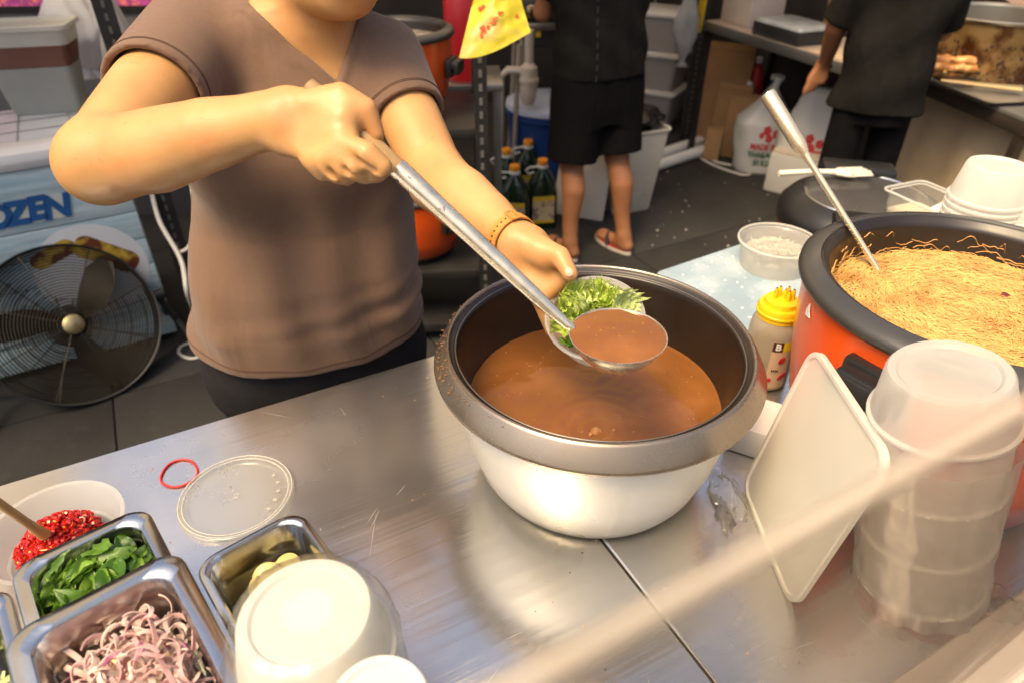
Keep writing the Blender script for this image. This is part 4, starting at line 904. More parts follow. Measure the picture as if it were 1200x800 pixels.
PANTS = mat('charcoal_trousers', (0.016, 0.0145, 0.016), 0.85, spec=.2, var=0.15, vscale=40, bump=0.1, bscale=300)
BLK1 = mat('black_shirt', (0.011, 0.010, 0.0085), 0.9, spec=.12, var=0.15, bump2=(9, .6, .03, (1, 1, .4), (0, .5, .2)), vscale=30, bump=0.1, bscale=300)
BLK2 = mat('black_shorts', (0.0045, 0.004, 0.0045), 0.9, spec=.12, var=0.15, bump2=(9, .6, .03, (1, 1, .3), (0, .3, .2)), vscale=30, bump=0.1, bscale=300)
HAIR = mat('black_hair', (0.012, 0.010, 0.009), 0.4, var=0.3, vscale=80, stretch=(1, 1, .1), bump=.3, bscale=120)

def interp_rows(rows):
    rows = np.array(rows, float)
    def f(Z): return [np.interp(Z, rows[:, 0], rows[:, i]) for i in range(1, rows.shape[1])]
    return f
def torso_fn(rows, yaw, grow=0.0, zlo=None, zhi=None, p=2.3, fold=None):
    f = interp_rows(rows); c_, s_ = math.cos(yaw), math.sin(yaw)
    def fn(X, Y, Z):
        cx, cy, a, b_ = f(Z[0, 0, :]); sh = (1, 1, -1); cx, cy, a, b_ = [q.reshape(sh).astype(np.float32) for q in (cx, cy, a, b_)]
        dx, dy = X - cx, Y - cy; l = dx * c_ + dy * s_; d = -dx * s_ + dy * c_
        g = grow if fold is None else grow + fold(l, d, Z)
        q = (np.abs(l / (a)) ** p + np.abs(d / (b_)) ** p) ** (1 / p)
        r = (q - 1) * np.minimum(a, b_) * 1.05 - g
        if zhi is not None: r = np.maximum(r, Z - zhi)
        if zlo is not None: r = np.maximum(r, zlo - Z)
        return r
    return fn
def cone_fn(a, b, ra, rb, over=0.0):
    a = np.array(a, float); b = np.array(b, float); L = np.linalg.norm(b - a); n = (b - a) / L
    def fn(X, Y, Z):
        h = (X - a[0]) * n[0] + (Y - a[1]) * n[1] + (Z - a[2]) * n[2]
        q = np.sqrt(np.maximum((X - a[0]) ** 2 + (Y - a[1]) ** 2 + (Z - a[2]) ** 2 - h * h, 0)); r = ra + (rb - ra) * np.clip(h / L, 0, 1)
        return np.maximum(np.maximum(q - r, h - L), -over - h)
    return fn
def bb(*pts, pad=0.1):
    P = np.array([tuple(p) for p in pts]); return P.min(0) - pad, P.max(0) + pad

# ---------------- the cook
org = Vector((-0.43, 1.24, 0))
cook = thing('person', 'person in brown v-neck t-shirt ladling gravy into a hand-held bowl', 'person', org)
YAW = R(16)
SR_, ER_, WR_ = atd(222, 56, 1.08), atd(121, 188, 0.85), atd(328, 138, 0.775)
SL_, EL_, WL_ = atd(452, 78, 1.19), atd(514, 212, 1.10), atd(606, 284, 0.955)
rows = [(0.60, -.435, 1.24, .235, .165), (0.80, -.437, 1.24, .238, .168), (0.90, -.430, 1.235, .236, .170), (1.0, -.418, 1.24, .222, .165), (1.10, -.402, 1.248, .203, .152), (1.18, -.392, 1.248, .195, .150),
        (1.25, -.383, 1.24, .192, .150), (1.32, -.373, 1.235, .188, .130), (1.38, -.365, 1.225, .165, .098), (1.42, -.358, 1.220, .120, .075), (1.46, -.35, 1.215, .075, .06)]
trunk_rows = [(z, x, y, a - .012, b_ - .014) for (z, x, y, a, b_) in rows]
F = Field((-0.66, 0.66, 1.02), (0.19, 1.40, 1.76), 0.0031)
F.add(torso_fn(trunk_rows, YAW, 0, 1.04, 1.45), (-0.66, 1.04, 1.02), (-0.12, 1.40, 1.47), 0.0)
# neck, head
HC = Vector((-0.262, 1.150, 1.595)); hf = Vector((0.60, -0.74, -0.32)).normalized()
HM = frame(Vector((0, 0, 1)).cross(hf) * -1, hf)            # x: the head's right, y: face direction, z: up
hx = Vector((HM[0][0], HM[1][0], HM[2][0])); hy = hf; hz_ = hx.cross(hy).normalized()
if hz_.z < 0: hz_ = -hz_
F.cap((-0.352, 1.228, 1.38), (-0.300, 1.185, 1.53), .064, .058, .03)
F.cap((-0.48, 1.16, 1.40), (-0.352, 1.225, 1.43), .042, .05, .05); F.cap((-0.225, 1.255, 1.375), (-0.345, 1.225, 1.43), .040, .05, .05)
HMx = Matrix((hx, hy, hz_)).transposed()
F.ell(HC - hf * .012 + hz_ * .02, HMx, (.076, .094, .098), .02)
F.ell(HC + hf * .028 - hz_ * .045, HMx, (.062, .062, .070), .03)
F.ell(HC + hf * .056 - hz_ * .098, HMx, (.030, .026, .022), .03)          # chin
F.ell(HC + hf * .015 - hz_ * .100, HMx, (.052, .050, .030), .035)          # soft under-chin
F.ell(HC + hf * .082 - hz_ * .066, HMx, (.026, .012, .016), .015)          # mouth area
F.cap(HC + hf * .088 + hz_ * .005, HC + hf * .104 - hz_ * .030, .009, .014, .012)   # nose
for s in (-1, 1):
    F.ell(HC + hx * (.074 * s) - hf * .005 - hz_ * .012, HMx, (.010, .020, .032), .008)
    F.ell(HC + hx * (.038 * s) + hf * .064 - hz_ * .030, HMx, (.028, .022, .026), .02)
# arms
mR = SR_.lerp(ER_, .5); F.chain([SR_, mR, ER_], [.060, .058, .050], .03)
fR = ER_.lerp(WR_, .30) + Vector((0, 0, -.004)); F.chain([ER_, fR, ER_.lerp(WR_, .62), ER_.lerp(WR_, .85), WR_], [.0475, .0500, .0415, .0335, .0315], .02)
F.ell(ER_ + Vector((-.02, .01, -.012)), Matrix.Identity(3), (.036, .036, .036), .03)
mL = SL_.lerp(EL_, .5); F.chain([SL_, mL, EL_], [.054, .051, .0465], .02)
F.chain([EL_, EL_.lerp(WL_, .32), EL_.lerp(WL_, .65), EL_.lerp(WL_, .85), WL_], [.0465, .0485, .0405, .0335, .0315], .02)
# right hand: fist on the ladle's wooden grip, back of the hand towards the camera
def P(px, py, t): return atd(px, py, t)
view = (Vector((0, 0, CAM_Z)) - P(380, 150, .76)).normalized()
KR = P(408, 162, .752); a1 = (KR - WR_).normalized(); PM = frame(a1, view.cross(a1))
F.rbox(WR_.lerp(KR, .52) + Vector((0, 0, -.002)), PM, (.048, .0375, .0175), .0165, .020)
F.ell(WR_.lerp(KR, .80) + view * .001, PM, (.028, .038, .0165), .010)
F.chain([P(402, 168, .744), P(430, 180, .732), P(447, 196, .738), P(443, 204, .765)], [.0140, .0130, .0120, .0100], .004, .010)
F.chain([P(393, 182, .748), P(414, 197, .744), P(426, 204, .762), P(420, 198, .785)], [.0135, .0128, .0115, .0095], .004, .010)
F.chain([P(380, 188, .754), P(396, 203, .756), P(405, 207, .776), P(400, 198, .795)], [.0130, .0122, .011, .0095], .004, .010)
F.chain([P(366, 188, .764), P(378, 201, .771), P(386, 202, .788), P(384, 192, .80)], [.0115, .011, .010, .009], .004, .010)
F.chain([P(362, 122, .760), P(400, 113, .752), P(429, 128, .754), P(441, 157, .765)], [.016, .0148, .0125, .0095], .004, .010)
def groove(p, q, r, k=.004):
    a = np.array(p, float); b_ = np.array(q, float); ba = b_ - a
    def fn(X, Y, Z):
        h = np.clip(((X - a[0]) * ba[0] + (Y - a[1]) * ba[1] + (Z - a[2]) * ba[2]) / (ba @ ba), 0, 1)
        return np.sqrt((X - a[0] - ba[0] * h) ** 2 + (Y - a[1] - ba[1] * h) ** 2 + (Z - a[2] - ba[2] * h) ** 2) - r
    F.cut(fn, np.minimum(a, b_) - .02, np.maximum(a, b_) + .02, k)
groove(P(402, 176, .7225), P(422, 190, .729), .0030); groove(P(422, 190, .729), P(440, 201, .732), .0034); groove(P(388, 187, .7285), P(406, 200, .738), .0030); groove(P(406, 200, .738), P(421, 210, .744), .0034); groove(P(376, 192, .736), P(390, 203, .748), .0030); groove(P(390, 203, .748), P(402, 212, .756), .0034)
groove(P(412, 141, .728), P(430, 168, .742), .0040); groove(P(334, 176, .742), P(344, 160, .739), .0016)
# left hand: palm up under the bowl, thumb over its rim
KL = P(655, 338, .945); a2 = (KL - WL_).normalized(); view2 = (Vector((0, 0, CAM_Z)) - P(635, 315, .94)).normalized(); PM2 = frame(a2, view2.cross(a2))
F.rbox(WL_.lerp(KL, .55) - view2 * .004, PM2, (.046, .037, .017), .016, .020)
F.ell(P(630, 296, .933), PM2, (.032, .017, .018), .012)                     # ball of the thumb
F.chain([P(634, 291, .930), P(656, 300, .912), P(668, 321, .904)], [.0160, .0135, .0108], .004, .012)
hol = P(632, 330, .905); F.cut(lambda X, Y, Z: np.sqrt((X - hol.x) ** 2 + (Y - hol.y) ** 2 + (Z - hol.z) ** 2) - .021, np.array(hol) - .04, np.array(hol) + .04, .008)
bdn = BC - BT.to_3x3() @ Vector((0, 0, .072))
for i, (a_, e_) in enumerate((((648, 322), (.030, .030)), ((644, 333), (.010, .020)), ((639, 342), (-.010, .012)), ((633, 349), (-.026, .004)))):
    b0 = P(a_[0], a_[1], .965); tip = bdn + Vector((e_[0] + .016, e_[1] - .012, .004)); midp = b0.lerp(tip, .45) + Vector((-.012, .008, -.022))
    F.chain([b0, midp, b0.lerp(tip, .75) + Vector((-.004, 0, -.012)), tip], [.0132, .012, .0110, .0095], .004, .010)
body = F.build('body', SKIN, cook, org, relax=1)
# nails
NAIL = mat('nail', (0.66, 0.40, 0.26), 0.25)
for (p, q, up_) in ((P(665, 315, .8935), P(668.5, 323, .8925), view2),):
    fr_ = frame(q - p, up_.cross(q - p)); c_ = (p + q) / 2
    MB().lathe([(0.0001, .0012), (.6, .001), (1, -.0006)], 16, Matrix.Translation(c_ - org) @ fr_ @ Matrix.Diagonal((.0062, .0055, 1, 1))).build('nail', NAIL, cook)
# lips, eyes, brows, hair
lipc = HC + hf * .0925 - hz_ * .068 - org
MB().tube([lipc + hx * x + hz_ * (-.004 - 18 * x * x * .3) - hf * (14 * x * x) for x in np.linspace(-.022, .022, 9)], [.0015, .003, .0045, .0052, .0054, .0052, .0045, .003, .0015], 10).build('lower_lip', mat('lip', (0.46, 0.13, 0.095), 0.35), cook)
MB().tube([lipc + hx * x + hz_ * (.004 - 12 * x * x * .3) - hf * (14 * x * x) for x in np.linspace(-.022, .022, 9)], [.0012, .0025, .0038, .0044, .004, .0044, .0038, .0025, .0012], 10).build('upper_lip', MATS['lip'], cook)
for s in (-1, 1):
    ec = HC + hx * (.031 * s) + hf * .076 + hz_ * .012 - org
    MB().lathe([(0.0001, .006), (.006, .005), (.011, 0), (.006, -.004)], 20, look(ec, ec + hf) @ Matrix.Scale(.55, 4, (0, 1, 0))).build('eye', mat('eye_dark', (0.02, .012, .01), .15), cook)
    MB().tube([ec + hx * (x * s) + hz_ * (.022 - 6 * x * x) + hf * .004 for x in np.linspace(-.016, .018, 6)], [.001, .0025, .003, .003, .002, .001], 6).build('eyebrow', HAIR, cook)
H = Field(np.array(HC) - .18, np.array(HC) + .18, .006)
H.ell(HC - hf * .028 + hz_ * .034, HMx, (.086, .098, .100), .0); H.ell(HC - hf * .11 + hz_ * .02, HMx, (.05, .045, .055), .03); H.ell(HC - hf * .06 - hz_ * .04, HMx, (.072, .05, .06), .03)
H.cut(lambda X, Y, Z: (0.045 - ((X - HC.x) * hf.x + (Y - HC.y) * hf.y + (Z - HC.z) * hf.z)) * 1.0 + 0 * X, np.array(HC) - .18, np.array(HC) + .18)
H.build('hair', HAIR, cook, org, 1)
# t-shirt
c16, s16 = math.cos(YAW), math.sin(YAW)
def folds(l, d, Z):
    zz = Z
    f = 0.0045 * np.sin(l * 55 + zz * 24 + 1.5 * np.sin(zz * 9)) * np.clip((1.20 - zz) / .25, 0, 1) * np.clip((zz - .80) / .1, .25, 1) * (0.4 + 0.6 * np.abs(np.sin(l * 9 + 1)))
    f = f + 0.0060 * np.sin((l * .75 + (zz - 1.3) * .9) * 60) * np.exp(-((l + .15) ** 2) / .0030 - (zz - 1.30) ** 2 / .010)
    f = f + 0.0060 * np.sin((l * .75 - (zz - 1.3) * .8) * 60) * np.exp(-((l - .15) ** 2) / .0035 - (zz - 1.28) ** 2 / .012)
    f = f + 0.0040 * np.sin((l * .95 + zz * .55) * 48 + 2) * np.exp(-((l - .04) ** 2) / .010 - (zz - 1.12) ** 2 / .018)
    f = f + 0.0020 * np.sin((zz * 1.0 - l * .18) * 95) * np.exp(-((zz - .93) ** 2) / .0022) * np.clip(.5 + l * 2.5, 0.15, 1)
    return f * 2.0
S = Field((-0.70, 0.92, 0.78), (0.0, 1.44, 1.50), 0.0036)
S.add(torso_fn(rows, YAW, 0.004, None, 1.455, fold=folds), (-0.72, 1.0, 0.78), (-0.08, 1.45, 1.47), 0.0)
for (ctr, rad) in ((Vector((-.345, 1.118, 1.235)), .062), (Vector((-.46, 1.085, 1.235)), .062)):      # bust, in front
    cxy = Vector((ctr.x, ctr.y, ctr.z)); S.ell(cxy + Vector((0, .035, 0)), Matrix.Identity(3), (.085, .075, .085), .06)
def sleeve(sh, el, f_end, r0, r1, k=.045):
    e = sh.lerp(el, f_end); lo, hi = bb(sh, e, pad=.12)
    S.add(cone_fn(sh, e, r0, r1, .03), lo, hi, k)
    n_ = (el - sh).normalized()
    S.cut(cone_fn(sh.lerp(el, f_end) - n_ * .05, el, r1 - .010, r1 - .008, 0), *bb(e, el, pad=.1), .004)
sleeve(SR_, ER_, .47, .076, .072); sleeve(SL_, EL_, .46, .068, .064)
S.cap((-0.48, 1.165, 1.40), (-0.40, 1.215, 1.425), .050, .05, .05); S.cap((-0.225, 1.258, 1.375), (-0.30, 1.235, 1.42), .045, .05, .04)
# creases in the sleeves
def crease(c, dirv, n=5):
    pass
# V-neck opening: everything above a V drawn on the chest front
vb = atd(395, 98, 1.10)
def vneck(X, Y, Z):
    l = (X - vb.x) * c16 + (Y - vb.y) * s16; d = -(X - vb.x) * s16 + (Y - vb.y) * c16
    zb = np.where(l < 0, vb.z - l * 1.02, vb.z + l * 1.75)
    front = np.maximum((zb - Z) * .62, d - .11)
    hole = np.sqrt((X + .345) ** 2 + (Y - 1.22) ** 2) - .078; hole = np.maximum(hole, 1.40 - Z)
    return np.minimum(front, hole)
sl_, X_, Y_, Z_ = S.grid((-.60, .92, vb.z - .05), (-.10, 1.40, 1.50)); vv_ = vneck(X_, Y_, Z_)
S.D[sl_] -= .0022 * np.clip(1 - (vv_ - .013) / .003, 0, 1)
S.cut(vneck, (-.60, .9, vb.z - .02), (-.10, 1.40, 1.56), 0.004)
# hem: a gently scooped lower edge
def hem(X, Y, Z):
    l = (X + .437) * c16 + (Y - 1.24) * s16; d = -(X + .437) * s16 + (Y - 1.24) * c16
    return Z - (0.846 + 0.03 * np.clip(d / .17, -1, 1) + .10 * l * l)
S.cut(hem, (-.76, .85, .74), (.02, 1.48, .92), 0.005)
tee = S.build('t_shirt', SHIRT, cook, org, relax=2)
from mathutils.bvhtree import BVHTree
bvh = BVHTree.FromPolygons([v.co.copy() for v in tee.data.vertices], [tuple(p.vertices) for p in tee.data.polygons])
STITCH = mat('stitch_brown', (.085, .042, .026), .9)
def seam(name, rays, r=.0008):
    pts = []
    for (p, d) in rays:
        h = bvh.ray_cast(Vector(p) - org, Vector(d).normalized())
        if h[0] is not None: pts.append(h[0] + h[1] * (r * .3) if h[1].dot(Vector(d)) < 0 else h[0])
    if len(pts) > 3: MB().tube(pts, r, 5).build(name, STITCH, tee, sharp=0)
for dz in (.016, .019):
    rays = []
    for k in range(70):
        a = R(-190 + 200 * k / 69); dx, dy = math.cos(a), math.sin(a); wx_, wy_ = dx * c16 - dy * s16, dx * s16 + dy * c16
        l_, d_ = dx * .235, dy * .168; z_ = 0.846 + .03 * max(-1, min(1, d_ / .17)) + .10 * l_ * l_ + dz
        rays.append(((-.437 + wx_ * .5, 1.24 + wy_ * .5, z_), (-wx_, -wy_, 0)))
    seam('hem_stitching', rays)
for (sh_, el_, f_) in ((SR_, ER_, .47), (SL_, EL_, .46)):
    ax = (el_ - sh_).normalized(); o1 = ax.orthogonal().normalized(); o2 = ax.cross(o1)
    for back in (.016, .019):
        c_ = sh_.lerp(el_, f_) - ax * back; rays = []
        for k in range(49):
            a = 2 * math.pi * k / 48; d_ = o1 * math.cos(a) + o2 * math.sin(a); rays.append((c_ + d_ * .16, -d_))
        # keep the run that faces outwards (the armpit side lies inside the shirt)
        seam('cuff_stitching', [q for q in rays if (Vector(q[0]) - c_).dot(Vector((0, -.6, .8))) > -.05])
    c_ = sh_ + ax * -.012 ; rays = []
    for k in range(31):
        a = R(-20 + 200 * k / 30); d_ = Vector((0, -1, 0)) * math.cos(a) + Vector((0, 0, 1)) * math.sin(a); d_ = (d_ - ax * d_.dot(ax)); 
        if d_.length > .2: rays.append((c_ + d_.normalized() * .2, -d_.normalized()))
# neck binding and hem stitching
def on_shirt(l, z):
    f = interp_rows(rows)(np.array([z])); cx, cy, a, b_ = [float(q[0]) for q in f]
    q = min(.98, abs(l / a)); d = -b_ * (1 - q ** 2.3) ** (1 / 2.3) - .004
    return Vector((cx + l * c16 - d * s16, cy + l * s16 + d * c16, z))
# trousers and shoes
T = Field((-0.74, 0.98, 0.0), (-0.13, 1.52, 0.96), 0.010)
trows = [(0.55, -.437, 1.245, .20, .14), (0.75, -.437, 1.245, .232, .160), (0.86, -.435, 1.24, .234, .163), (0.96, -.43, 1.24, .222, .155)]
T.add(torso_fn(trows, YAW, -.004, .70, .94), (-.72, 1.0, .66), (-.15, 1.5, .96), 0)
for s in (-1, 1):
    hp_ = Vector((-.437 + s * .115 * c16, 1.245 + s * .115 * s16, .74)); kn = hp_ + Vector((.0, .0, -.32)); an = kn + Vector((0, .02, -.36))
    T.chain([hp_, kn, an], [.120, .085, .068], .05)
T.build('trousers', PANTS, cook, org, 1)
for s in (-1, 1):
    c_ = Vector((s * .115 * c16, s * .115 * s16, .0)); fw = Vector((s16, -c16, 0))
    sh = Field((-.15, -.2, -.005), (.15, .2, .12), .008); sh.rbox((0, -.03, .045), Matrix.Identity(3), (.045, .135, .044), .04, 0); sh.cap((0, .05, .05), (0, .05, .10), .045, .05, .03)
    q = sh.build('shoe', BLACK, cook, (0, 0, 0), 1); q.location = c_ + Vector((0, .02, 0)); q.rotation_euler = (0, 0, YAW)
# watch strap
wx = (KL - WL_).normalized(); wd = (WL_ - EL_).normalized(); wc = WL_ - wd * .012 - org
STRAP = mat('tan_leather', (0.56, 0.225, 0.045), 0.5, var=.12, vscale=40, bump=.15, bscale=140)
Wm = look(wc, wc + wd)
MB().lathe([(.0345, -.009), (.0362, -.0085), (.0366, 0), (.0362, .0085), (.0345, .009)], 48, Wm @ Matrix.Diagonal((1.0, 1.0, 1, 1)), closed=False).build('watch_strap', STRAP, cook)
ca = (Wm.to_3x3().inverted() @ view2); an0 = math.atan2(ca.y, ca.x)
q = MB()
for k in range(-3, 4):
    a = an0 + k * .21; p = Wm @ Vector((.0366 * math.cos(a), .0366 * math.sin(a), 0)); n_ = (p - wc).normalized(); q.tube([p - n_ * .001, p + n_ * .0009], .0013, 8)
q.build('strap_holes', BLACK, cook)
q = MB(); a = an0 - .75
for da, dz in ((-.16, 0), (.16, 0)):
    q.tube([Wm @ Vector((.038 * math.cos(a + da), .038 * math.sin(a + da), z)) for z in (-.011, .011)], .0015, 6)
for dz in (-.0108, .0108): q.tube([Wm @ Vector((.038 * math.cos(a + x), .038 * math.sin(a + x), dz)) for x in (-.16, 0, .16)], .0015, 6)
q.build('buckle', STRAP, cook)
MB().box((0, 0, 0), (.019, .006, .017), Wm @ Matrix.Rotation(an0 + math.pi, 4, 'Z') @ Matrix.Translation((.038, 0, 0)) @ Matrix.Rotation(R(90), 4, 'Z'), bev=.003).build('watch_case', mat('watch_black', (.02, .02, .022), .2), cook)

# ---------------- the man in shorts, back to the camera
def slipper(parent, heel, toe, org, zt=.03):
    fw = (toe - heel); fw.z = 0; L = .27; fw.normalize(); rz = math.atan2(fw.y, fw.x) - R(90)
    M_ = Matrix.Translation(heel - org) @ Matrix.Rotation(rz, 4, 'Z')
    out = []
    for k in range(28):
        a = 2 * math.pi * k / 28; y = L / 2 - L / 2 * math.cos(a) ; wv = .040 + .012 * (y / L); out.append((wv * math.sin(a) * (1.0 if True else 1), y - .012))
    sole = MB(); sole.loft([[(x, y, z) for x, y in out] for z in (0.008, .012, .024)], M_); s_ = sole.build('slipper', mat('slipper_sole', (0.62, 0.55, 0.47), .6), parent)
    MB().loft([[(x * .93, y * .96 + .004, z) for x, y in out] for z in (0.0242, .028)], M_).build('footbed', mat('slipper_red', (0.36, .03, .02), .6), s_)
    MB().tube([M_ @ Vector(p) for p in ((-.046, .115, .026), (-.036, .135, .062), (0, .165, .066), (.036, .135, .062), (.046, .115, .026))], .010, 8).build('slipper_strap', mat('slipper_navy', (.012, .014, .03), .6), s_)
    return M_
org = Vector((0.40, 3.27, 0)); man = thing('person', 'person in black t-shirt, black shorts and slippers, seen from behind at the stove', 'person', org)
my = R(28)
mrows = [(0.84, .40, 3.27, .222, .150), (0.95, .40, 3.27, .215, .150), (1.10, .395, 3.28, .205, .145), (1.25, .39, 3.29, .215, .140), (1.38, .385, 3.30, .205, .115), (1.44, .38, 3.30, .15, .08), (1.48, .38, 3.30, .08, .06)]
F = Field((0.0, 2.85, 0.0), (0.85, 3.85, 1.78), .0085)
hr, tr = at(737, 295, .03), at(690, 268, .03); hl_, tl_ = at(674, 303, .03), at(640, 280, .03)
feet = []
for hee, toe in ((hr, tr), (hl_, tl_)):
    fw = (toe - hee); fw.z = 0; fw.normalize(); an = hee + fw * .05; feet.append((hee, toe, an, fw))
hipR = Vector((.40 + .10 * math.cos(my), 3.27 + .10 * math.sin(my), .80)); hipL = Vector((.40 - .10 * math.cos(my), 3.27 - .10 * math.sin(my), .80))
for (hee, toe, an, fw), hip in zip(feet, (hipR, hipL)):
    ank = Vector((an.x, an.y, .10)); kn = ank.lerp(hip, .50) + fw * .03; kn.z = .48; calf = ank.lerp(kn, .66) - fw * .022
    F.chain([hip, kn], [.085, .058], .02); F.chain([kn, calf, ank.lerp(kn, .25), ank], [.054, .057, .040, .036], .02)
    F.cap(Vector((hee.x, hee.y, .055)) + fw * .015, Vector((hee.x, hee.y, .05)) + fw * .20, .030, .026, .03); F.cap(ank, Vector((hee.x, hee.y, .062)) + fw * .05, .036, .036, .02)
    F.ell(Vector((hee.x, hee.y, .044)) + fw * .19, frame(fw, (0, 0, 1)), (.06, .02, .042), .02)
F.cap((.38, 3.30, 1.42), (.375, 3.31, 1.54), .055, .052, .03); F.ell((.37, 3.315, 1.635), Matrix.Rotation(my, 3, 'Z'), (.076, .094, .112), .02); F.cap((.36, 3.40, 1.62), (.355, 3.415, 1.60), .012, .016, .012)
for s in (-1, 1):
    sh_ = Vector((.385 + s * .19 * math.cos(my), 3.30 + s * .19 * math.sin(my), 1.38)); el = sh_ + Vector((s * .06 - .02, .10, -.27)); wr = el + Vector((-.09 * s - .05, .23, .02))
    F.chain([sh_, el, wr], [.052, .045, .032], .02); F.rbox(wr + (wr - el).normalized() * .05, frame(wr - el, (1, 0, 0)), (.05, .038, .016), .015, .02)
    for k in range(4):
        b0 = wr + (wr - el).normalized() * .085 + Vector((.012, .006, 0)) * (k - 1.5) * 1.3; F.chain([b0, b0 + (wr - el).normalized() * .03 + Vector((0, 0, -.012)), b0 + (wr - el).normalized() * .035 + Vector((0, 0, -.038))], [.011, .010, .009], .004)
F.build('body', SKIN2, man, org, 1)
H = Field((.25, 3.18, 1.55), (.50, 3.45, 1.80), .008); H.ell((.372, 3.305, 1.655), Matrix.Rotation(my, 3, 'Z'), (.084, .100, .108), 0); H.cut(lambda X, Y, Z: np.maximum(3.345 - Y + .5 * (X - .37), 0) * 0 + np.maximum(Z - 1.70, 3.36 - Y), (.2, 3.1, 1.5), (.55, 3.5, 1.72)); H.build('hair', HAIR, man, org, 1)
def mfold(l, d, Z): return .006 * np.sin((l * .8 + Z * .9) * 38) * np.exp(-((Z - 1.05) ** 2) / .03) + .003 * np.sin(l * 60 + Z * 6)
S = Field((.05, 2.95, .82), (.75, 3.65, 1.52), .008)
S.add(torso_fn(mrows, my, .006, .86, 1.46, fold=mfold), (.1, 2.98, .82), (.72, 3.62, 1.5), 0)
for s in (-1, 1):
    sh_ = Vector((.385 + s * .19 * math.cos(my), 3.30 + s * .19 * math.sin(my), 1.38)); el = sh_ + Vector((s * .06 - .02, .10, -.27)); S.add(cone_fn(sh_, sh_.lerp(el, .7), .075, .078, .03), *bb(sh_, el), .04)
S.build('t_shirt', BLK1, man, org, 1)
# stitched side seam tape
q = MB(); 
for i in range(9):
    z0_ = .88 + i * .045; f = interp_rows(mrows)(np.array([z0_])); cx, cy, a_, b_ = [float(x[0]) for x in f]; l = -.115; d = -b_ * (1 - (abs(l) / a_) ** 2.3) ** (1 / 2.3) - .012
    p = Vector((cx + l * math.cos(my) - d * math.sin(my), cy + l * math.sin(my) + d * math.cos(my), z0_)) - org; q.box((0, 0, 0), (.0035, .002, .013), Matrix.Translation(p) @ Matrix.Rotation(my, 4, 'Z'))
q.build('seam_tape', mat('seam_grey', (.03, .028, .025), .8), man)
T = Field((.02, 2.95, .40), (.80, 3.65, 1.0), .0065); T.add(torso_fn([(.6, .40, 3.27, .20, .145), (.75, .40, 3.27, .222, .155), (.95, .40, 3.27, .205, .14)], my, 0, .66, .93), (.1, 3.0, .64), (.7, 3.6, .95), 0)
for (hee, toe, an, fw), hip, dz in zip(feet, (hipR, hipL), (.50, .485)):
    kn = Vector((an.x, an.y, .10)).lerp(hip, .50) + fw * .03; kn.z = .46; hp2 = hip.copy(); T.add(cone_fn(hp2, Vector((kn.x, kn.y, dz)), .125, .120, .05), *bb(hp2, kn, pad=.14), .035); T.cut(cone_fn(Vector((kn.x, kn.y, dz)) + Vector((0, 0, .04)), kn - Vector((0, 0, .2)), .098, .098), *bb(kn, pad=.16), .008)
T.build('shorts', BLK2, man, org, 1)
for hee, toe, an, fw in feet: slipper(man, Vector((hee.x, hee.y, .005)), toe, org)

# ---------------- the person at the frying table
org = Vector((1.555, 2.98, 0)); p3 = thing('person', 'person in loose black shirt and black trousers beside the frying table', 'person', org)
py_ = R(-20)
x0, y0 = 1.555, 2.98
prow = [(0.80, x0, y0, .172, .140), (0.95, x0, y0, .168, .14), (1.10, x0, y0 + .01, .170, .135), (1.25, x0, y0 + .01, .178, .13), (1.36, x0, y0, .168, .11), (1.42, x0, y0, .13, .08), (1.47, x0, y0, .07, .06)]
hnd = atd(958, 92, 3.10)
F = Field((x0 - .55, y0 - .4, 0.0), (x0 + .6, y0 + .5, 1.76), .0085)
for s in (-1, 1): F.chain([(x0 + s * .09, y0, .80), (x0 + s * .10, y0, .45), (x0 + s * .10, y0 + .02, .08)], [.075, .055, .04], .02); F.cap((x0 + s * .10, y0 + .0, .04), (x0 + s * .10 + .05, y0 + .16, .035), .035, .03, .03)
F.cap((x0, y0, 1.40), (x0 + .02, y0 + .02, 1.52), .052, .05, .03); F.ell((x0 + .03, y0 + .03, 1.61), Matrix.Rotation(py_, 3, 'Z'), (.074, .092, .11), .02); F.cap((x0 + .07, y0 + .115, 1.60), (x0 + .073, y0 + .12, 1.58), .012, .015, .012)
s1_ = Vector((x0 - .17, y0 - .02, 1.35)); w1 = atd(966, 76, 3.06); e1_ = s1_.lerp(w1, .5) + Vector((-.05, -.03, -.03))
F.chain([s1_, e1_, w1], [.05, .043, .030], .02); hd1 = (atd(950, 100, 3.1) - w1).normalized()
F.rbox(w1 + hd1 * .045, frame(hd1, (1, 0, 0)), (.048, .034, .015), .014, .02)
for k in range(4):
    b0 = w1 + hd1 * .075 + Vector((.013, .002, .006)) * (k - 1.5) * 1.2; F.chain([b0, b0 + hd1 * .032 + Vector((.004, 0, 0)), b0 + hd1 * .05 + Vector((.014, .004, -.004))], [.0105, .0095, .0085], .004)
F.chain([w1 + hd1 * .03 + Vector((.02, -.01, 0)), w1 + hd1 * .06 + Vector((.04, -.015, .0)), w1 + hd1 * .085 + Vector((.042, -.012, 0))], [.013, .011, .009], .008)
s2_ = Vector((x0 + .17, y0 + .0, 1.35)); e2_ = s2_ + Vector((.06, .08, -.27)); w2 = e2_ + Vector((.10, .20, .05)); F.chain([s2_, e2_, w2], [.05, .043, .03], .02); F.rbox(w2 + Vector((.02, .045, .0)), frame((.4, .9, 0), (1, 0, 0)), (.05, .034, .015), .014, .02)
F.build('body', SKIN2, p3, org, 1)
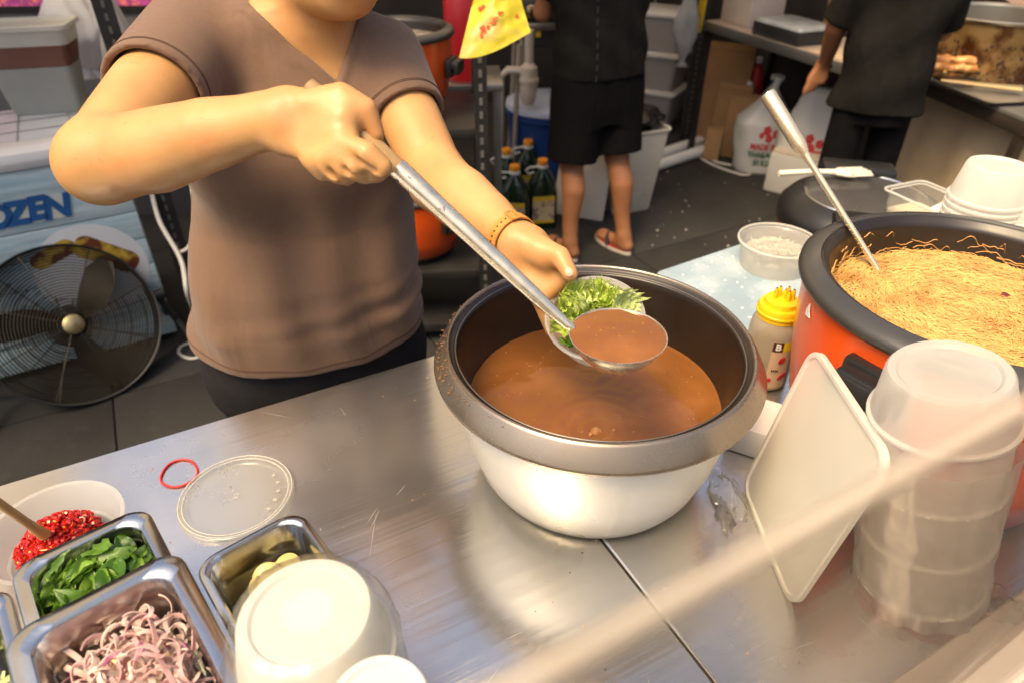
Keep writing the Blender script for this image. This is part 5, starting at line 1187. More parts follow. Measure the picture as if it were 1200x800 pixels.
H = Field((x0 - .12, y0 - .16, 1.48), (x0 + .18, y0 + .2, 1.78), .008); H.ell((x0 + .025, y0 + .015, 1.63), Matrix.Rotation(py_, 3, 'Z'), (.082, .098, .108), 0); H.ell((x0 + .0, y0 - .075, 1.60), Matrix.Identity(3), (.045, .04, .05), .02); H.build('hair', HAIR, p3, org, 1)
S = Field((x0 - .42, y0 - .32, .76), (x0 + .42, y0 + .32, 1.52), .008)
S.add(torso_fn(prow, py_, .008, .79, 1.45, fold=lambda l, d, Z: .007 * np.sin(l * 34 + Z * 11) + .005 * np.sin(Z * 30 - l * 15)), (x0 - .35, y0 - .3, .76), (x0 + .35, y0 + .3, 1.48), 0)
for sh_, el in ((s1_, e1_), (s2_, e2_)): S.add(cone_fn(sh_, sh_.lerp(el, .92), .072, .072, .03), *bb(sh_, el), .035)
S.build('shirt', BLK1, p3, org, 1)
T = Field((x0 - .35, y0 - .3, .05), (x0 + .35, y0 + .35, .92), .010); T.add(torso_fn([(.6, x0, y0, .15, .12), (.9, x0, y0, .155, .12)], py_, 0, .735, .90), (x0 - .3, y0 - .25, .64), (x0 + .3, y0 + .25, .92), 0)
for s in (-1, 1): T.chain([(x0 + s * .092, y0, .78), (x0 + s * .100, y0, .45), (x0 + s * .100, y0 + .02, .10)], [.076, .070, .060], .008)
T.build('trousers', BLK2, p3, org, 1)
MB().lathe([(.034, -.006), (.0365, 0), (.034, .006)], 24, look(w1 - org - hd1 * .006, w1 - org + hd1)).build('wristband', BLACK, p3)
# ================================================================ left: chest freezer with printed front
fr0 = at(207, 389, 0.04); FR = Vector((fr0.x, fr0.y, 0))              # lower right corner of its front
t = thing('chest_freezer', 'white chest freezer with pale blue printed plank front, left of the cook', 'freezer', FR, R(30))
FW, FD, FH = 1.5, 0.62, 0.80
CAB = mat('freezer_white', (0.66, 0.64, 0.60), 0.4, var=.06)
MB().box((-FW / 2, FD / 2 + .01, FH / 2 + .02), (FW / 2, FD / 2, FH / 2 - .02), bev=.01).build('cabinet', CAB, t)
PLK = mat('plank_print', (0.36, 0.50, 0.53), 0.55, var=.16, vscale=5, stretch=(1, 1, 9), col2=(0.52, 0.60, 0.59), c2=(.42, .66), c2scale=4)
MB().box((-FW / 2, -.002, FH / 2 + .02), (FW / 2 + .004, .006, FH / 2 - .03)).build('print_backing', mat('plank_gap', (.06, .12, .13), .7), t)
nb_, z0_ = 7, .05
for i in range(nb_):
    zc = z0_ + (i + .5) * (.755 / nb_); MB().box((-FW / 2, -.0115, zc), (FW / 2 + .003, .0035, .755 / nb_ / 2 - .0022), bev=.0012).build('plank', PLK, t)
MB().box((-FW / 2, .04, FH + .035), (FW / 2 + .012, .075, .035), bev=.03).build('ledge', CAB, t)
MB().box((-FW / 2, FD / 2 + .07, FH + .022), (FW / 2 - .02, FD / 2 - .06, .022)).build('lid_top', mat('glass_top', (0.55, .57, .58), .18, var=.08, spec=.6), t)
gr = MB()
for i in range(9): gr.box((-.12 - i * .17, FD / 2 + .07, FH + .0455), (.0025, FD / 2 - .07, .0012))
for i in range(4): gr.box((-FW / 2, .16 + i * .14, FH + .0457), (FW / 2 - .03, .0025, .0012))
gr.build('lid_lines', mat('line_grey', (.22, .22, .22), .5), t)
BLU = mat('print_blue', (0.012, 0.085, 0.25), .5)
def print_at(px, py):
    """point of the printed front seen at this pixel, in the freezer's local x and z"""
    o_ = Vector((0, 0, CAM_Z)); d_ = atd(px, py, 1.0) - o_; n_ = Vector((math.sin(R(30)), -math.cos(R(30)), 0)); p0 = FR + n_ * .016
    s_ = (p0 - o_).dot(n_) / d_.dot(n_); p = o_ + d_ * s_ - FR; return Vector((p.x * math.cos(R(30)) + p.y * math.sin(R(30)), 0, p.z))
strip_c = (print_at(30, 252) ); 
letters = [('F', -118), ('R', -74), ('O', -22), ('Z', 18), ('E', 40), ('N', 63)]
pz, pe, pn = print_at(17.5, 252), print_at(41, 247), print_at(64, 243)
lw = (pn - pz).length / 2 * 1.0
zl = pe.z
q0 = MB().box((pe.x - 2.2 * lw, -.0165, zl), (4.0 * lw, .0008, .042)); q0.build('print_strip', mat('strip_cream', (.50, .52, .45), .6, var=.1), t, smooth=False)
for i, ch_ in enumerate('FROZEN'):
    me = text_mesh(ch_, .112, BLU, .0012, .22, .0055)
    o = link('letter', me, t, (pe.x + (i - 4) * lw, -.0195, zl + .004 * math.sin(i * 2)), (R(90), 0, 0)); o.scale = (1.0, 1, 1)
pc_ = print_at(110, 318)
prad = abs(print_at(179, 320).x - pc_.x)
MB().lathe([(0.0001, .0012), (prad * .97, .0012), (prad, .0002)], 64, Matrix.Rotation(R(90), 4, 'X')).build('printed_plate', mat('plate_print', (.62, .62, .60), .5, var=.05), t, loc=(pc_.x, -.0165, pc_.z))
CAKE = mat('grilled_print', (0.62, 0.40, 0.05), .5, var=.3, vscale=14, stretch=(1, 1, 3), col2=(0.11, 0.028, 0.008), c2=(.42, .56), c2scale=16)
for (px, py, w_, d_, a_) in ((125, 298, .22, .088, -38), (62, 298, .16, .06, 20)):
    p_ = print_at(px, py); b = MB(); b.loft([rr(w_, d_, .035, .0, 6), rr(w_, d_, .035, .0012, 6)]); b.build('printed_food', CAKE, t, loc=(p_.x, -.0185, p_.z), rot=(R(90), R(-a_), 0))
# container of sauce on the freezer, bags behind
c0 = at(62, 128, .846); 
ct = thing('sauce_container', 'tall frosted container half full of brown sauce on the freezer', 'container', (c0.x, c0.y, .846), R(14))
k_ = .335
b = MB(); b.loft([rr(k_ * .70, .13, .02, .0, 5), rr(k_ * .72, .135, .022, .01, 5), rr(k_ * .84, .165, .025, .165, 5), rr(k_ * .85, .168, .025, .172, 5)]); b.build('lower_tub', mat('grey_tub', (.42, .43, .40), .35, transl=.3, alpha=.9), ct)
b = MB(); b.loft([rr(k_ * .83, .16, .02, .173, 5), rr(k_ * .93, .185, .025, .248, 5)]); b.build('sauce', mat('red_sauce', (.145, .055, .035), .35, var=.2), ct)
b = MB(); b.loft([rr(k_ * .935, .186, .025, .249, 5), rr(k_ * .98, .20, .028, .300, 5), rr(k_ * 1.05, .222, .03, .303, 5), rr(k_ * 1.05, .222, .03, .318, 5), rr(k_ * .99, .204, .025, .320, 5), rr(k_ * .98, .20, .025, .311, 5)]); b.build('lid', mat('lid_cloudy', (.60, .59, .54), .2, transl=.3, alpha=.85), ct)
bgm = mat('white_bag', (0.72, .72, .73), .35, var=.05, transl=.4, bump=.3, bscale=12)
bgc = mat('grey_bag', (0.42, .42, .42), .25, var=.2, transl=.4, alpha=.8, bump=.6, bscale=14)
p_ = at(98, 60, .95); crumpled('plastic_bag', 'white knotted plastic bag behind the sauce container', (p_.x, p_.y, .846), .15, .12, .40, bgm, 5.1, amp=.3)
p_ = at(136, 100, .95); crumpled('plastic_bag', 'grey translucent bag hanging by the cook\'s shoulder', (p_.x + .04, p_.y + .05, .60), .10, .08, .66, bgc, 25.1, amp=.3)
# grey divider board and lit strip sign at the back left
p_ = at(50, 9, 1.09); 
t = thing('display_board', 'grey divider board with orange and purple light strip on top', 'board', (p_.x - .1, p_.y + .05, 0), R(2))
MB().box((0, 0, .53), (.62, .012, .53), bev=.003).build('board', mat('board_grey', (.115, .115, .118), .6, var=.06), t)
MB().box((0, -.002, 1.075), (.62, .02, .015)).build('board_cap', BLACK, t)
MB().box((0, 0, 1.17), (.62, .018, .08)).build('light_strip', mat('led_strip', (.22, .03, .12), .5, var=.6, vscale=40, col2=(.75, .22, .02), c2=(.48, .58), c2scale=34, emis=.35), t)
for s in (-1, 1): MB().box((s * .64, 0, .64), (.015, .02, .64), bev=.003).build('post', BLACK, t)

# ================================================================ floor fan
fc = atd(84, 381, 2.50); 
t = thing('floor_fan', 'round black floor fan with brass blades in front of the freezer', 'fan', (fc.x, fc.y, 0))
n_ = (Vector((0, 0, CAM_Z + .15)) - fc).normalized(); n_ = Vector((n_.x + .12, n_.y, n_.z)).normalized()
FM = look((0, 0, fc.z), Vector((0, 0, fc.z)) + n_); fr_ = .285
WIRE = mat('fan_wire', (.05, .042, .030), .4, .6, var=.2)
g = MB()
for i in range(24):
    r = .05 + i * (fr_ - .05) / 23; z = .075 - .045 * (r / fr_) ** 2.5; g.tube([FM @ Vector((r * math.cos(a), r * math.sin(a), z)) for a in np.linspace(0, 2 * math.pi, 60, endpoint=False)], .0021, 4, close=True)
for k in range(8):
    a = k * math.pi / 4 + .2; g.tube([FM @ Vector((r * math.cos(a), r * math.sin(a), .075 - .045 * (r / fr_) ** 2.5)) for r in np.linspace(.04, fr_, 8)], .0022, 5)
g.build('front_grille', WIRE, t)
g = MB()
for i in range(10):
    r = .05 + i * (fr_ - .05) / 9; g.tube([FM @ Vector((r * math.cos(a), r * math.sin(a), -.09 + .03 * (r / fr_) ** 2)) for a in np.linspace(0, 2 * math.pi, 48, endpoint=False)], .0014, 4, close=True)
for k in range(12):
    a = k * math.pi / 6; g.tube([FM @ Vector((r * math.cos(a), r * math.sin(a), -.09 + .03 * (r / fr_) ** 2)) for r in np.linspace(.05, fr_, 5)], .0018, 4)
g.build('rear_grille', WIRE, t)
MB().lathe([(fr_, .035), (fr_ + .005, .038), (fr_ + .008, .03), (fr_ + .008, -.055), (fr_ + .004, -.062), (fr_, -.058)], 72, FM, closed=True).build('drum', BLACKM, t)
BLD = mat('fan_blade', (.035, .028, .015), .42, .3, var=.12)
for k in range(3):
    vs = []; fs = []
    for i in range(9):
        r = .045 + i / 8 * (fr_ - .065); wv = .16 * math.sin(math.pi * (.22 + .62 * i / 8)) + .02
        for j in range(9):
            q = j / 8 - .5; a = k * 2 * math.pi / 3 + .5 + q * wv * 2.6 / (r + .09) * .35 + .5 * i / 8 * .6; vs.append(FM @ Vector((r * math.cos(a), r * math.sin(a), .02 - q * .07)))
    for i in range(8):
        for j in range(8): a = i * 9 + j; fs.append((a, a + 1, a + 10, a + 9))
    link('blade', mesh(vs, fs, BLD, True, 'blade', 0), t)
MB().lathe([(0.0001, .088), (.022, .087), (.034, .080), (.036, .068), (.030, .066)], 32, FM).build('badge', mat('fan_brass', (.38, .30, .15), .35, .9), t)
MB().lathe([(0.0001, .045), (.04, .045), (.05, .03), (.05, -.02), (.0001, -.02)], 32, FM).build('hub', BLD, t)
MB().lathe([(0.0001, -.03), (.07, -.03), (.075, -.06), (.06, -.16), (.0001, -.17)], 32, FM).build('motor', BLACKM, t)
for s in (-1, 1):
    sx = FM.to_3x3() @ Vector((1, 0, 0)); sx.z = 0; sx.normalize(); sy = Vector((-sx.y, sx.x, 0)); c_ = sx * (s * (fr_ + .022)); c_.z = fc.z
    l = MB(); l.tube([c_, c_ + sx * s * .04 + Vector((0, 0, -fc.z * .5)), c_ + sx * s * .07 - sy * .10 + Vector((0, 0, -fc.z + .012))], .013, 8); l.tube([c_ + Vector((0, 0, -.05)) + sx * s * .012, c_ + sx * s * .05 + sy * .17 + Vector((0, 0, -fc.z + .012))], .011, 8); l.build('leg', BLACKM, t)
    MB().tube([c_ - sx * s * .02, c_ + sx * s * .025], .022, 12).build('tilt_knob', BLACK, t)

# ================================================================ slotted black uprights, jug and cables behind the cook
def slotted(name, label, p, h, rz=0, w_=.04, lean=(0, 0)):
    t = thing(name, label, 'upright', p, rz); t.rotation_euler = (lean[0], lean[1], rz)
    b = MB(); b.box((w_ / 2, 0, h / 2), (w_ / 2, .0015, h / 2)); b.box((0, w_ / 2 + .0016, h / 2), (.0015, w_ / 2, h / 2)); b.build('angle_bar', BLACKM, t)
    d = MB(); z = .03
    while z < h - .02:
        d.box((w_ * .5, -.0026, z), (.005, .001, .011)); z += .04
    d.build('slots', mat('slot_grey', (.10, .095, .09), .7), t); return t
p_ = at(226, 388, 0); slotted('slotted_upright', 'black slotted metal upright at the freezer\'s right corner', (p_.x + .0, p_.y + .03, 0), 1.9, R(30), .06)
p_ = at(252, 400, 0); jug = thing('water_jug', 'clear ribbed water jug standing behind the cook', 'jug', (p_.x + .1, p_.y + .45, .30))
MB().lathe([(0.0001, 0), (.11, 0), (.125, .02), (.12, .08), (.126, .10), (.12, .14), (.126, .18), (.12, .22), (.124, .27), (.10, .33), (.03, .38), (.028, .42)], 40).build('jug_wall', mat('jug_plastic', (.34, .36, .34), .2, transl=.4, alpha=.7), jug)
MB().lathe([(.03, .41), (.034, .415), (.034, .44), (.0001, .445)], 24).build('jug_cap', WHITE, jug)
crt = thing('plastic_crate', 'dark crate under the water jug behind the cook', 'crate', (p_.x + .1, p_.y + .45, 0), TH)
MB().box((0, 0, .15), (.17, .17, .149), bev=.01).build('crate_box', mat('crate_dark', (.03, .03, .032), .6), crt)
for i in range(4): MB().box((0, -.172, .05 + i * .065), (.15, .004, .012)).build('slat', mat('crate_rib', (.05, .05, .052), .5), crt)
MB().box((.05, -.18, .22), (.03, .01, .07), bev=.004).build('red_tag', mat('tag_orange', (.45, .08, .02), .5), crt)
CAB_W = mat('white_cable', (.62, .58, .50), .5)
def cable(name, label, pts, r=.006, m=CAB_W):
    P_ = [Vector(p) for p in pts]; fine = []
    for i in range(len(P_) - 1):
        a, b_, c_, d_ = P_[max(i - 1, 0)], P_[i], P_[i + 1], P_[min(i + 2, len(P_) - 1)]
        for s in range(8):
            q = s / 8; fine.append(.5 * ((2 * b_) + (c_ - a) * q + (2 * a - 5 * b_ + 4 * c_ - d_) * q * q + (3 * b_ - a - 3 * c_ + d_) * q ** 3))
    fine.append(P_[-1]); o = MB().tube([p - P_[0] for p in fine], r, 8).build(name, m, None, loc=P_[0], sharp=0); return tag(o, label, 'cable')
cable('power_cable', 'white cable looping down beside the black upright', [atd(178, 228, 2.6), atd(188, 262, 2.6), atd(212, 305, 2.58), atd(220, 345, 2.56), at(232, 372, .03)], .009)
cable('power_cable', 'thin cream cable hanging behind the cook\'s side', [atd(224, 215, 2.6), atd(229, 258, 2.6), atd(222, 288, 2.6), atd(211, 296, 2.6)], .007)
cable('power_cable', 'white cable loop on the floor beside the trousers', [at(236, 398, .01), at(214, 405, .01), at(210, 414, .01), at(224, 420, .01), at(240, 416, .01)], .007)

# ================================================================ rack with two more orange cookers
sh1 = .90; ck = atd(458, 44, 2.36)
rk = thing('metal_rack', 'black slotted metal rack holding two orange cookers behind the cook', 'rack', (ck.x, ck.y, 0), R(4))
for (sx, sy) in ((.30, -.20), (.30, .26), (-.42, -.20), (-.42, .26)):
    b = MB(); b.box((sx, sy, .60), (.022, .022, .60)); b.build('post', BLACKM, rk)
    d = MB()
    for i in range(26): d.box((sx, sy - .0235, .05 + i * .045), (.006, .001, .012))
    d.build('slots', MATS['slot_grey'], rk)
for z in (sh1, .345, .10): MB().box((-.06, .03, z - .02), (.375, .235, .02), bev=.004).build('shelf', BLACKM, rk)
cooker('noodle_cooker', 'orange cooker with grey rim on the rack\'s upper shelf behind the cook', (ck.x, ck.y, sh1 + .001), .215, .285, 0, R(-12))
SOUPT = mat('thin_soup', (.30, .24, .17), .25, var=.25, vscale=12, col2=(.45, .40, .33), c2=(.5, .6), c2scale=20)
o = MB().lathe([(0.0001, .0), (.09, .002), (.178, .0)], 48).build('broth', SOUPT, None, loc=(ck.x, ck.y, sh1 + .251)); tag(o, 'cloudy broth in the orange cooker on the rack', 'broth')
cooker('noodle_cooker', 'orange cooker on the rack\'s lower shelf, seen below the ladle handle', (ck.x + .02, ck.y, .346), .215, .285, 0, R(-38))
p_ = atd(541, 8, 2.75); cn = thing('red_canister', 'red canister behind the yellow plastic bag', 'canister', (p_.x, p_.y, 0.9), 0)
MB().lathe([(0.0001, 0), (.07, 0), (.072, .01), (.075, .30), (.06, .34), (.0001, .345)], 32).build('canister_body', mat('canister_red', (.5, .015, .02), .35), cn)
MB().lathe([(.03, .34), (.034, .35), (.03, .375), (.0001, .378)], 20).build('canister_cap', BLACK, cn)
sd_ = thing('side_shelf', 'grey shelf behind the rack carrying the red canister', 'shelf', (p_.x, p_.y, 0), R(4))
MB().box((0, .05, .885), (.16, .16, .0145), bev=.003).build('shelf_top', STEEL_D, sd_)
for sx in (-.14, .14):
    for sy in (-.09, .19): MB().box((sx, sy, .435), (.01, .01, .435)).build('leg', STEEL_D, sd_)
# yellow bag
YB = mat('yellow_bag', (.72, .62, .035), .35, var=.1, vscale=5, transl=.4, bump=.35, bscale=9, col2=(.55, .42, .10), c2=(.52, .62), c2scale=7)
corners = [(562, -30), (600, -34), (622, 38), (545, 82), (535, 62)]
C3 = [atd(px, py, 2.02) for px, py in corners]; cen = sum(C3, Vector()) / 5
t = thing('plastic_bag', 'yellow plastic carrier bag with red print hanging beside the rack', 'plastic bag', cen)
def bag_sheet(sign):
    vs = []; fs = []; n, m_ = 20, 24
    tl, tr_, br_, bl_ = C3[0] - cen, C3[1] - cen, C3[2] - cen, C3[3] - cen
    dirn = (Vector((0, 0, CAM_Z)) - cen).normalized()
    for j in range(m_ + 1):
        v_ = j / m_
        for i in range(n + 1):
            u_ = i / n; p = tl.lerp(tr_, u_).lerp(bl_.lerp(br_, u_), v_); p += (C3[4] - C3[3]) * .7 * (1 - u_) ** 4 * v_
            bul = math.sin(math.pi * u_) * (.3 + math.sin(math.pi * min(1, v_ * .9 + .05))) * .022
            p += dirn * (sign * bul + .010 * mnoise.noise(Vector((u_ * 4, v_ * 5, 3 + sign))) + .004 * mnoise.noise(Vector((u_ * 12, v_ * 10, 3)))); vs.append(p)
    for j in range(m_):
        for i in range(n): a = j * (n + 1) + i; fs.append((a, a + 1, a + n + 2, a + n + 1))
    return vs, fs
b = MB(); b.add(*bag_sheet(1)); b.add(*bag_sheet(-1)); b.build('bag_film', YB, t, sharp=0)
vs1, _ = bag_sheet(1); REDI = mat('red_ink', (.62, .10, .03), .5)
dirn = (Vector((0, 0, CAM_Z)) - cen).normalized()
q = MB(); rnd = random.Random(4)
for (i, j, s) in ((4, 10, .010), (13, 8, .010), (5, 16, .010), (17, 16, .007), (9, 6, .007)):
    p = vs1[j * 21 + i] + dirn * .006
    for k in range(4): q.lathe([(0.0001, .0005), (s * .6, 0)], 8, look(p + Vector((rnd.uniform(-1, 1), 0, rnd.uniform(-1, 1))) * s * .6, p + dirn))
for k in range(12):
    u_ = 5 + k * .7; i = int(u_); j = int(18 - k * .45); p = vs1[j * 21 + i] + dirn * .007; q.box((0, 0, 0), (.0045, .0025 + .003 * (k % 3 == 0), .0004), look(p, p + dirn))
q.build('printed_marks', REDI, t)
hk = thing('bag_hook', 'wire hook holding the yellow bag at the rack', 'hook', C3[0] + Vector((0, 0, .0)))
MB().tube([(0.03, 0, 0), (.02, .02, .06), (.0, .12, .05), (-.02, .25, .0)], .004, 6).build('wire', STEEL_D, hk)

# ================================================================ stove with knobs, sink drain, blue drum
stv = atd(640, 14, 3.72)
t = thing('gas_stove', 'black gas stove front with two chrome knobs', 'stove', (stv.x + .12, stv.y + .02, 0), R(6))
MB().box((0, .25, stv.z - .0), (.30, .25, .055), bev=.008).build('stove_body', BLACK, t)
MB().box((0, -.004, stv.z), (.285, .004, .045), bev=.002).build('control_panel', mat('panel_dark', (.04, .035, .03), .25, .3), t)
for sx in (-.205, -.06, .1):
    MB().lathe([(.032, 0), (.034, .012), (.030, .020), (.020, .022), (.018, .030), (0.0001, .031)], 32, Matrix.Translation((sx, -.008, stv.z + .002)) @ Matrix.Rotation(R(90), 4, 'X')).build('knob', mat('chrome', (.6, .52, .38), .2, 1.0), t)
MB().box((-.132, -.009, stv.z - .005), (.008, .002, .008)).build('red_mark', RED, t); MB().box((-.132, -.009, stv.z + .028), (.018, .0015, .005)).build('name_plate', mat('plate_gold', (.5, .4, .22), .3, .8), t)
MB().box((-.05, -.006, stv.z - .075), (.22, .006, .018), bev=.003).build('trim_bar', mat('trim_steel', (.5, .46, .38), .3, 1.0), t)
MB().box((0, .2, stv.z - .13), (.26, .18, .07), bev=.05).build('burner_tray', BLACKM, t)
MB().box((-.16, .012, stv.z - .115), (.014, .006, .016)).build('yellow_tag', mat('tag_yellow', (.55, .36, .02), .5), t)
LEGM = mat('leg_beige', (.36, .31, .25), .5, .2, var=.1)
for (sx, sy, bx) in ((-.24, .05, -.30), (.24, .05, .30), (-.24, .42, -.28), (.24, .42, .28)): MB().tube([(sx, sy, stv.z - .06), (bx, sy, .0)], .015, 8).build('leg', LEGM, t)
# drain trap
dp = atd(620, 60, 3.55)
t = thing('drain_trap', 'pale plastic bottle trap and waste pipe under the stove', 'drain', (dp.x, dp.y, 0))
DRM = mat('drain_plastic', (.50, .44, .36), .45, var=.06)
MB().tube([(0, 0, dp.z + .10), (0, 0, dp.z - .07)], .024, 16).build('tail_pipe', DRM, t)
MB().lathe([(0.0001, -.27), (.03, -.27), (.038, -.255), (.046, -.20), (.048, -.16), (.053, -.155), (.053, -.135), (.047, -.13), (.045, -.08), (.026, -.06), (.02, -.05)], 28, Matrix.Translation((0, 0, dp.z))).build('trap_cup', DRM, t)
MB().tube([(-.03, 0, dp.z - .10), (-.11, .0, dp.z - .095), (-.15, 0, dp.z - .13), (-.17, 0, .04)], .021, 14).build('waste_pipe', DRM, t)
for s in (-1,): MB().tube([(-.05, .05, dp.z + .02), (-.09, .06, .02)], .014, 8).build('stand_leg', LEGM, t)
bd_ = at(640, 232, 0); BLUE = mat('blue_plastic', (.008, .035, .16), .42, var=.12)
t = thing('blue_drum', 'blue plastic drum with lighter lid under the stove', 'drum', (bd_.x + .02, bd_.y + .14, 0))
MB().lathe([(0.0001, 0), (.22, 0), (.235, .02), (.24, .18), (.245, .20), (.24, .22), (.245, .42), (.25, .46), (.262, .47), (.262, .50), (.24, .505)], 48).build('drum_body', BLUE, t)
MB().lathe([(.258, .502), (.264, .51), (.26, .535), (.2, .55), (0.0001, .553)], 48).build('drum_lid', mat('blue_pale', (.42, .46, .60), .4, var=.08), t)

# ================================================================ oil bottles
OILG = mat('oil_green', (.006, .020, .010), .12, var=.1, spec=.6); NKW = mat('bottle_neck', (.55, .55, .52), .3)
def oil(px, py, lab, rz):
    p = at(px, py, 0); t = thing('oil_bottle', lab, 'bottle', (p.x, p.y, .008), rz, 'oil bottles by the rack')
    b = MB(); b.loft([rr(.150, .112, .03, .0, 5), rr(.158, .12, .034, .012, 5), rr(.158, .12, .034, .19, 5), rr(.152, .116, .036, .215, 5), rr(.135, .105, .04, .255, 5), rr(.10, .085, .04, .295, 5), rr(.056, .056, .0275, .325, 5), rr(.05, .05, .0245, .335, 5)])
    b.build('bottle_body', OILG, t)
    MB().lathe([(.024, .330), (.03, .334), (.03, .343), (.025, .346), (.025, .352)], 24).build('neck_ring', NKW, t)
    MB().lathe([(.0262, .351), (.0275, .353), (.0275, .374), (.025, .378), (.0001, .379)], 24).build('cap', mat('orange_cap', (.72, .27, .01), .4), t)
    MB().tube([(-.03, 0, .338), (-.07, 0, .335), (-.088, 0, .32), (-.075, 0, .30), (-.045, 0, .31)], .006, 8).build('carry_loop', NKW, t)
    l = MB(); l.box((0, -.0612, .12), (.058, .0008, .075)); L_ = l.build('label', mat('oil_label', (.50, .43, .26), .5, var=.1, col2=(.25, .16, .15), c2=(.5, .56), c2scale=30), t)
    MB().box((0, -.0624, .182), (.058, .0005, .013)).build('label_band', mat('label_yellow2', (.62, .42, .03), .5), L_); MB().box((0, -.0624, .053), (.058, .0005, .009)).build('label_band', MATS['label_yellow2'], L_)
oil(634, 266, 'dark green oil bottle with orange cap and handle loop, rightmost of four', R(8)); oil(603, 274, 'dark green oil bottle with orange cap, front left of the four', R(-6))
oil(594, 252, 'dark oil bottle with orange cap at the back left of the four', R(14)); oil(618, 240, 'dark oil bottle with orange cap, farthest of the four', R(4))

# ================================================================ cream bin, storage boxes, pipes, cardboard
p_ = at(722, 254, 0)
t = thing('waste_bin', 'cream flared waste bin lined with a black bag behind the person in shorts', 'bin', (p_.x + .04, p_.y + .14, 0), R(22))
b = MB(); b.loft([rr(.22, .24, .02, .008, 4), rr(.24, .26, .02, .02, 4), rr(.33, .34, .025, .47, 4), rr(.35, .36, .03, .48, 4), rr(.35, .36, .03, .49, 4), rr(.32, .33, .02, .488, 4), rr(.23, .25, .02, .03, 4)]); b.build('bin_wall', CREAM, t)
crumpled('bin_liner', None, (0.02, 0, .47), .17, .17, .13, mat('black_film', (.008, .008, .009), .22, bump=.4, bscale=16), 41, amp=.3, parent=t)
bp_ = at(706, 262, 0)
o = MB().box((0, 0, .18), (.15, .008, .18), bev=.006).build('leaning_board', mat('board_pale', (.52, .47, .40), .6, var=.08), None, loc=(bp_.x - .14, bp_.y + .06, .008), rot=(R(-24), 0, R(-22))); tag(o, 'pale board leaning between the legs of the person in shorts', 'board')
for i, (py, lab) in enumerate(((178, 'white drain pipe lying farther from the camera'), (190, 'white drain pipe lying nearer to the camera'))):
    a, b_ = at(755, py + 9, .05), at(850, py - 22, .05); d = (b_ - a); o = MB().tube([(0, 0, 0), tuple(d)], .036, 20).build('drain_pipe', WHITE, None, loc=a); tag(o, lab, 'pipe', 'white pipes on the paving')
sb = at(790, 165, 0.0); STO = mat('storage_box', (.46, .43, .41), .4, var=.06, transl=.25)
for i in range(3):
    t = thing('storage_box', ('bottom', 'middle', 'top')[i] + ' frosted storage box of the stack behind the black waste bag', 'storage box', (sb.x - .12, sb.y + .45, .02 + i * .262), R(-30), 'stacked storage boxes')
    b = MB(); b.loft([rr(.40, .30, .03, 0, 4), rr(.45, .34, .035, .22, 4), rr(.47, .36, .035, .222, 4), rr(.47, .36, .035, .23, 4)]); b.build('box_wall', STO, t)
    b = MB(); b.loft([rr(.485, .375, .035, .231, 4), rr(.485, .375, .035, .248, 4), rr(.45, .34, .03, .260, 4)]); b.build('box_lid', mat('storage_lid', (.62, .61, .60), .35), t)
o = MB().box((0, 0, .0), (.28, .22, .01)).build('box_pallet', BLACKM, None, loc=(sb.x - .12, sb.y + .45, .0095), rot=(0, 0, R(-30))); tag(o, 'dark pallet under the stacked storage boxes', 'pallet')
p_ = at(800, 172, 0); slotted('slotted_upright', 'black slotted shelf upright beside the cardboard', (p_.x, p_.y + .1, 0), 2.2, R(-8), .075)
# long shelf with metal edge along the right
A_, B2 = at(824, 24, .86), at(1000, 78, .86); sd2 = (B2 - A_); rz = math.atan2(sd2.y, sd2.x); L2 = sd2.length + 0.12
t = thing('work_shelf', 'long metal-edged shelf table behind the person at the frying table', 'table', (A_.x, A_.y, 0), rz)
MB().box((L2 / 2, .305, .842), (L2 / 2, .30, .015)).build('table_top', mat('shelf_top', (.42, .34, .27), .5, var=.1), t)
MB().box((L2 / 2, 0, .835), (L2 / 2 + .005, .006, .026), bev=.002).build('metal_edge', mat('edge_steel', (.42, .40, .38), .35, .9), t)
for x in (.03, L2 - .05):
    for y in (.03, .56): MB().box((x, y, .41), (.016, .016, .41)).build('leg', BLACKM, t)
MB().box((L2 / 2, .585, .45), (L2 / 2, .012, .37)).build('back_panel', mat('back_dark', (.022, .017, .014), .8, var=.3, vscale=4), t)
sM = Matrix.Translation((A_.x, A_.y, 0)) @ Matrix.Rotation(rz, 4, 'Z')
def onshelf(x, y): v = sM @ Vector((x, y, .857)); return (v.x, v.y, v.z)
t = thing('foil_tray', 'black tray with clear steamed-up lid on the long shelf', 'tray', onshelf(.62, .16), rz)
MB().box((0, 0, .035), (.19, .13, .035), bev=.006).build('tray_box', mat('tray_black', (.025, .025, .027), .35), t)
b = MB(); b.loft([rr(.37, .25, .02, .0705, 4), rr(.36, .24, .02, .082, 4), rr(.33, .21, .02, .09, 4)]); b.build('tray_lid', mat('tray_lid', (.52, .54, .53), .18, var=.15, vscale=14, transl=.2), t)
t = thing('foam_box', 'pale foam box on the long shelf beside the tray', 'box', onshelf(.17, .22), rz); MB().box((0, 0, .11), (.14, .12, .11), bev=.01).build('box_body', mat('foam', (.52, .44, .37), .7), t); MB().box((0, 0, .235), (.145, .125, .015), bev=.008).build('box_lid', MATS['foam'], t)
t = thing('chopping_board', 'dark brown board standing against the back of the long shelf', 'board', onshelf(.85, .47), rz); MB().box((0, 0, .17), (.30, .012, .17), bev=.004).build('board_face', mat('dark_board', (.030, .016, .014), .4, var=.3, vscale=30), t); MB().box((-.32, 0, .17), (.018, .014, .17)).build('board_edge', mat('wood_edge', (.34, .17, .06), .6), t)
o = MB().box((0, 0, .004), (.13, .10, .004)).build('cardboard_sheet', mat('kraft_pale', (.50, .38, .25), .8), None, loc=onshelf(1.02, .12), rot=(0, 0, rz + .1)); tag(o, 'flat pale cardboard sheet on the long shelf', 'cardboard')
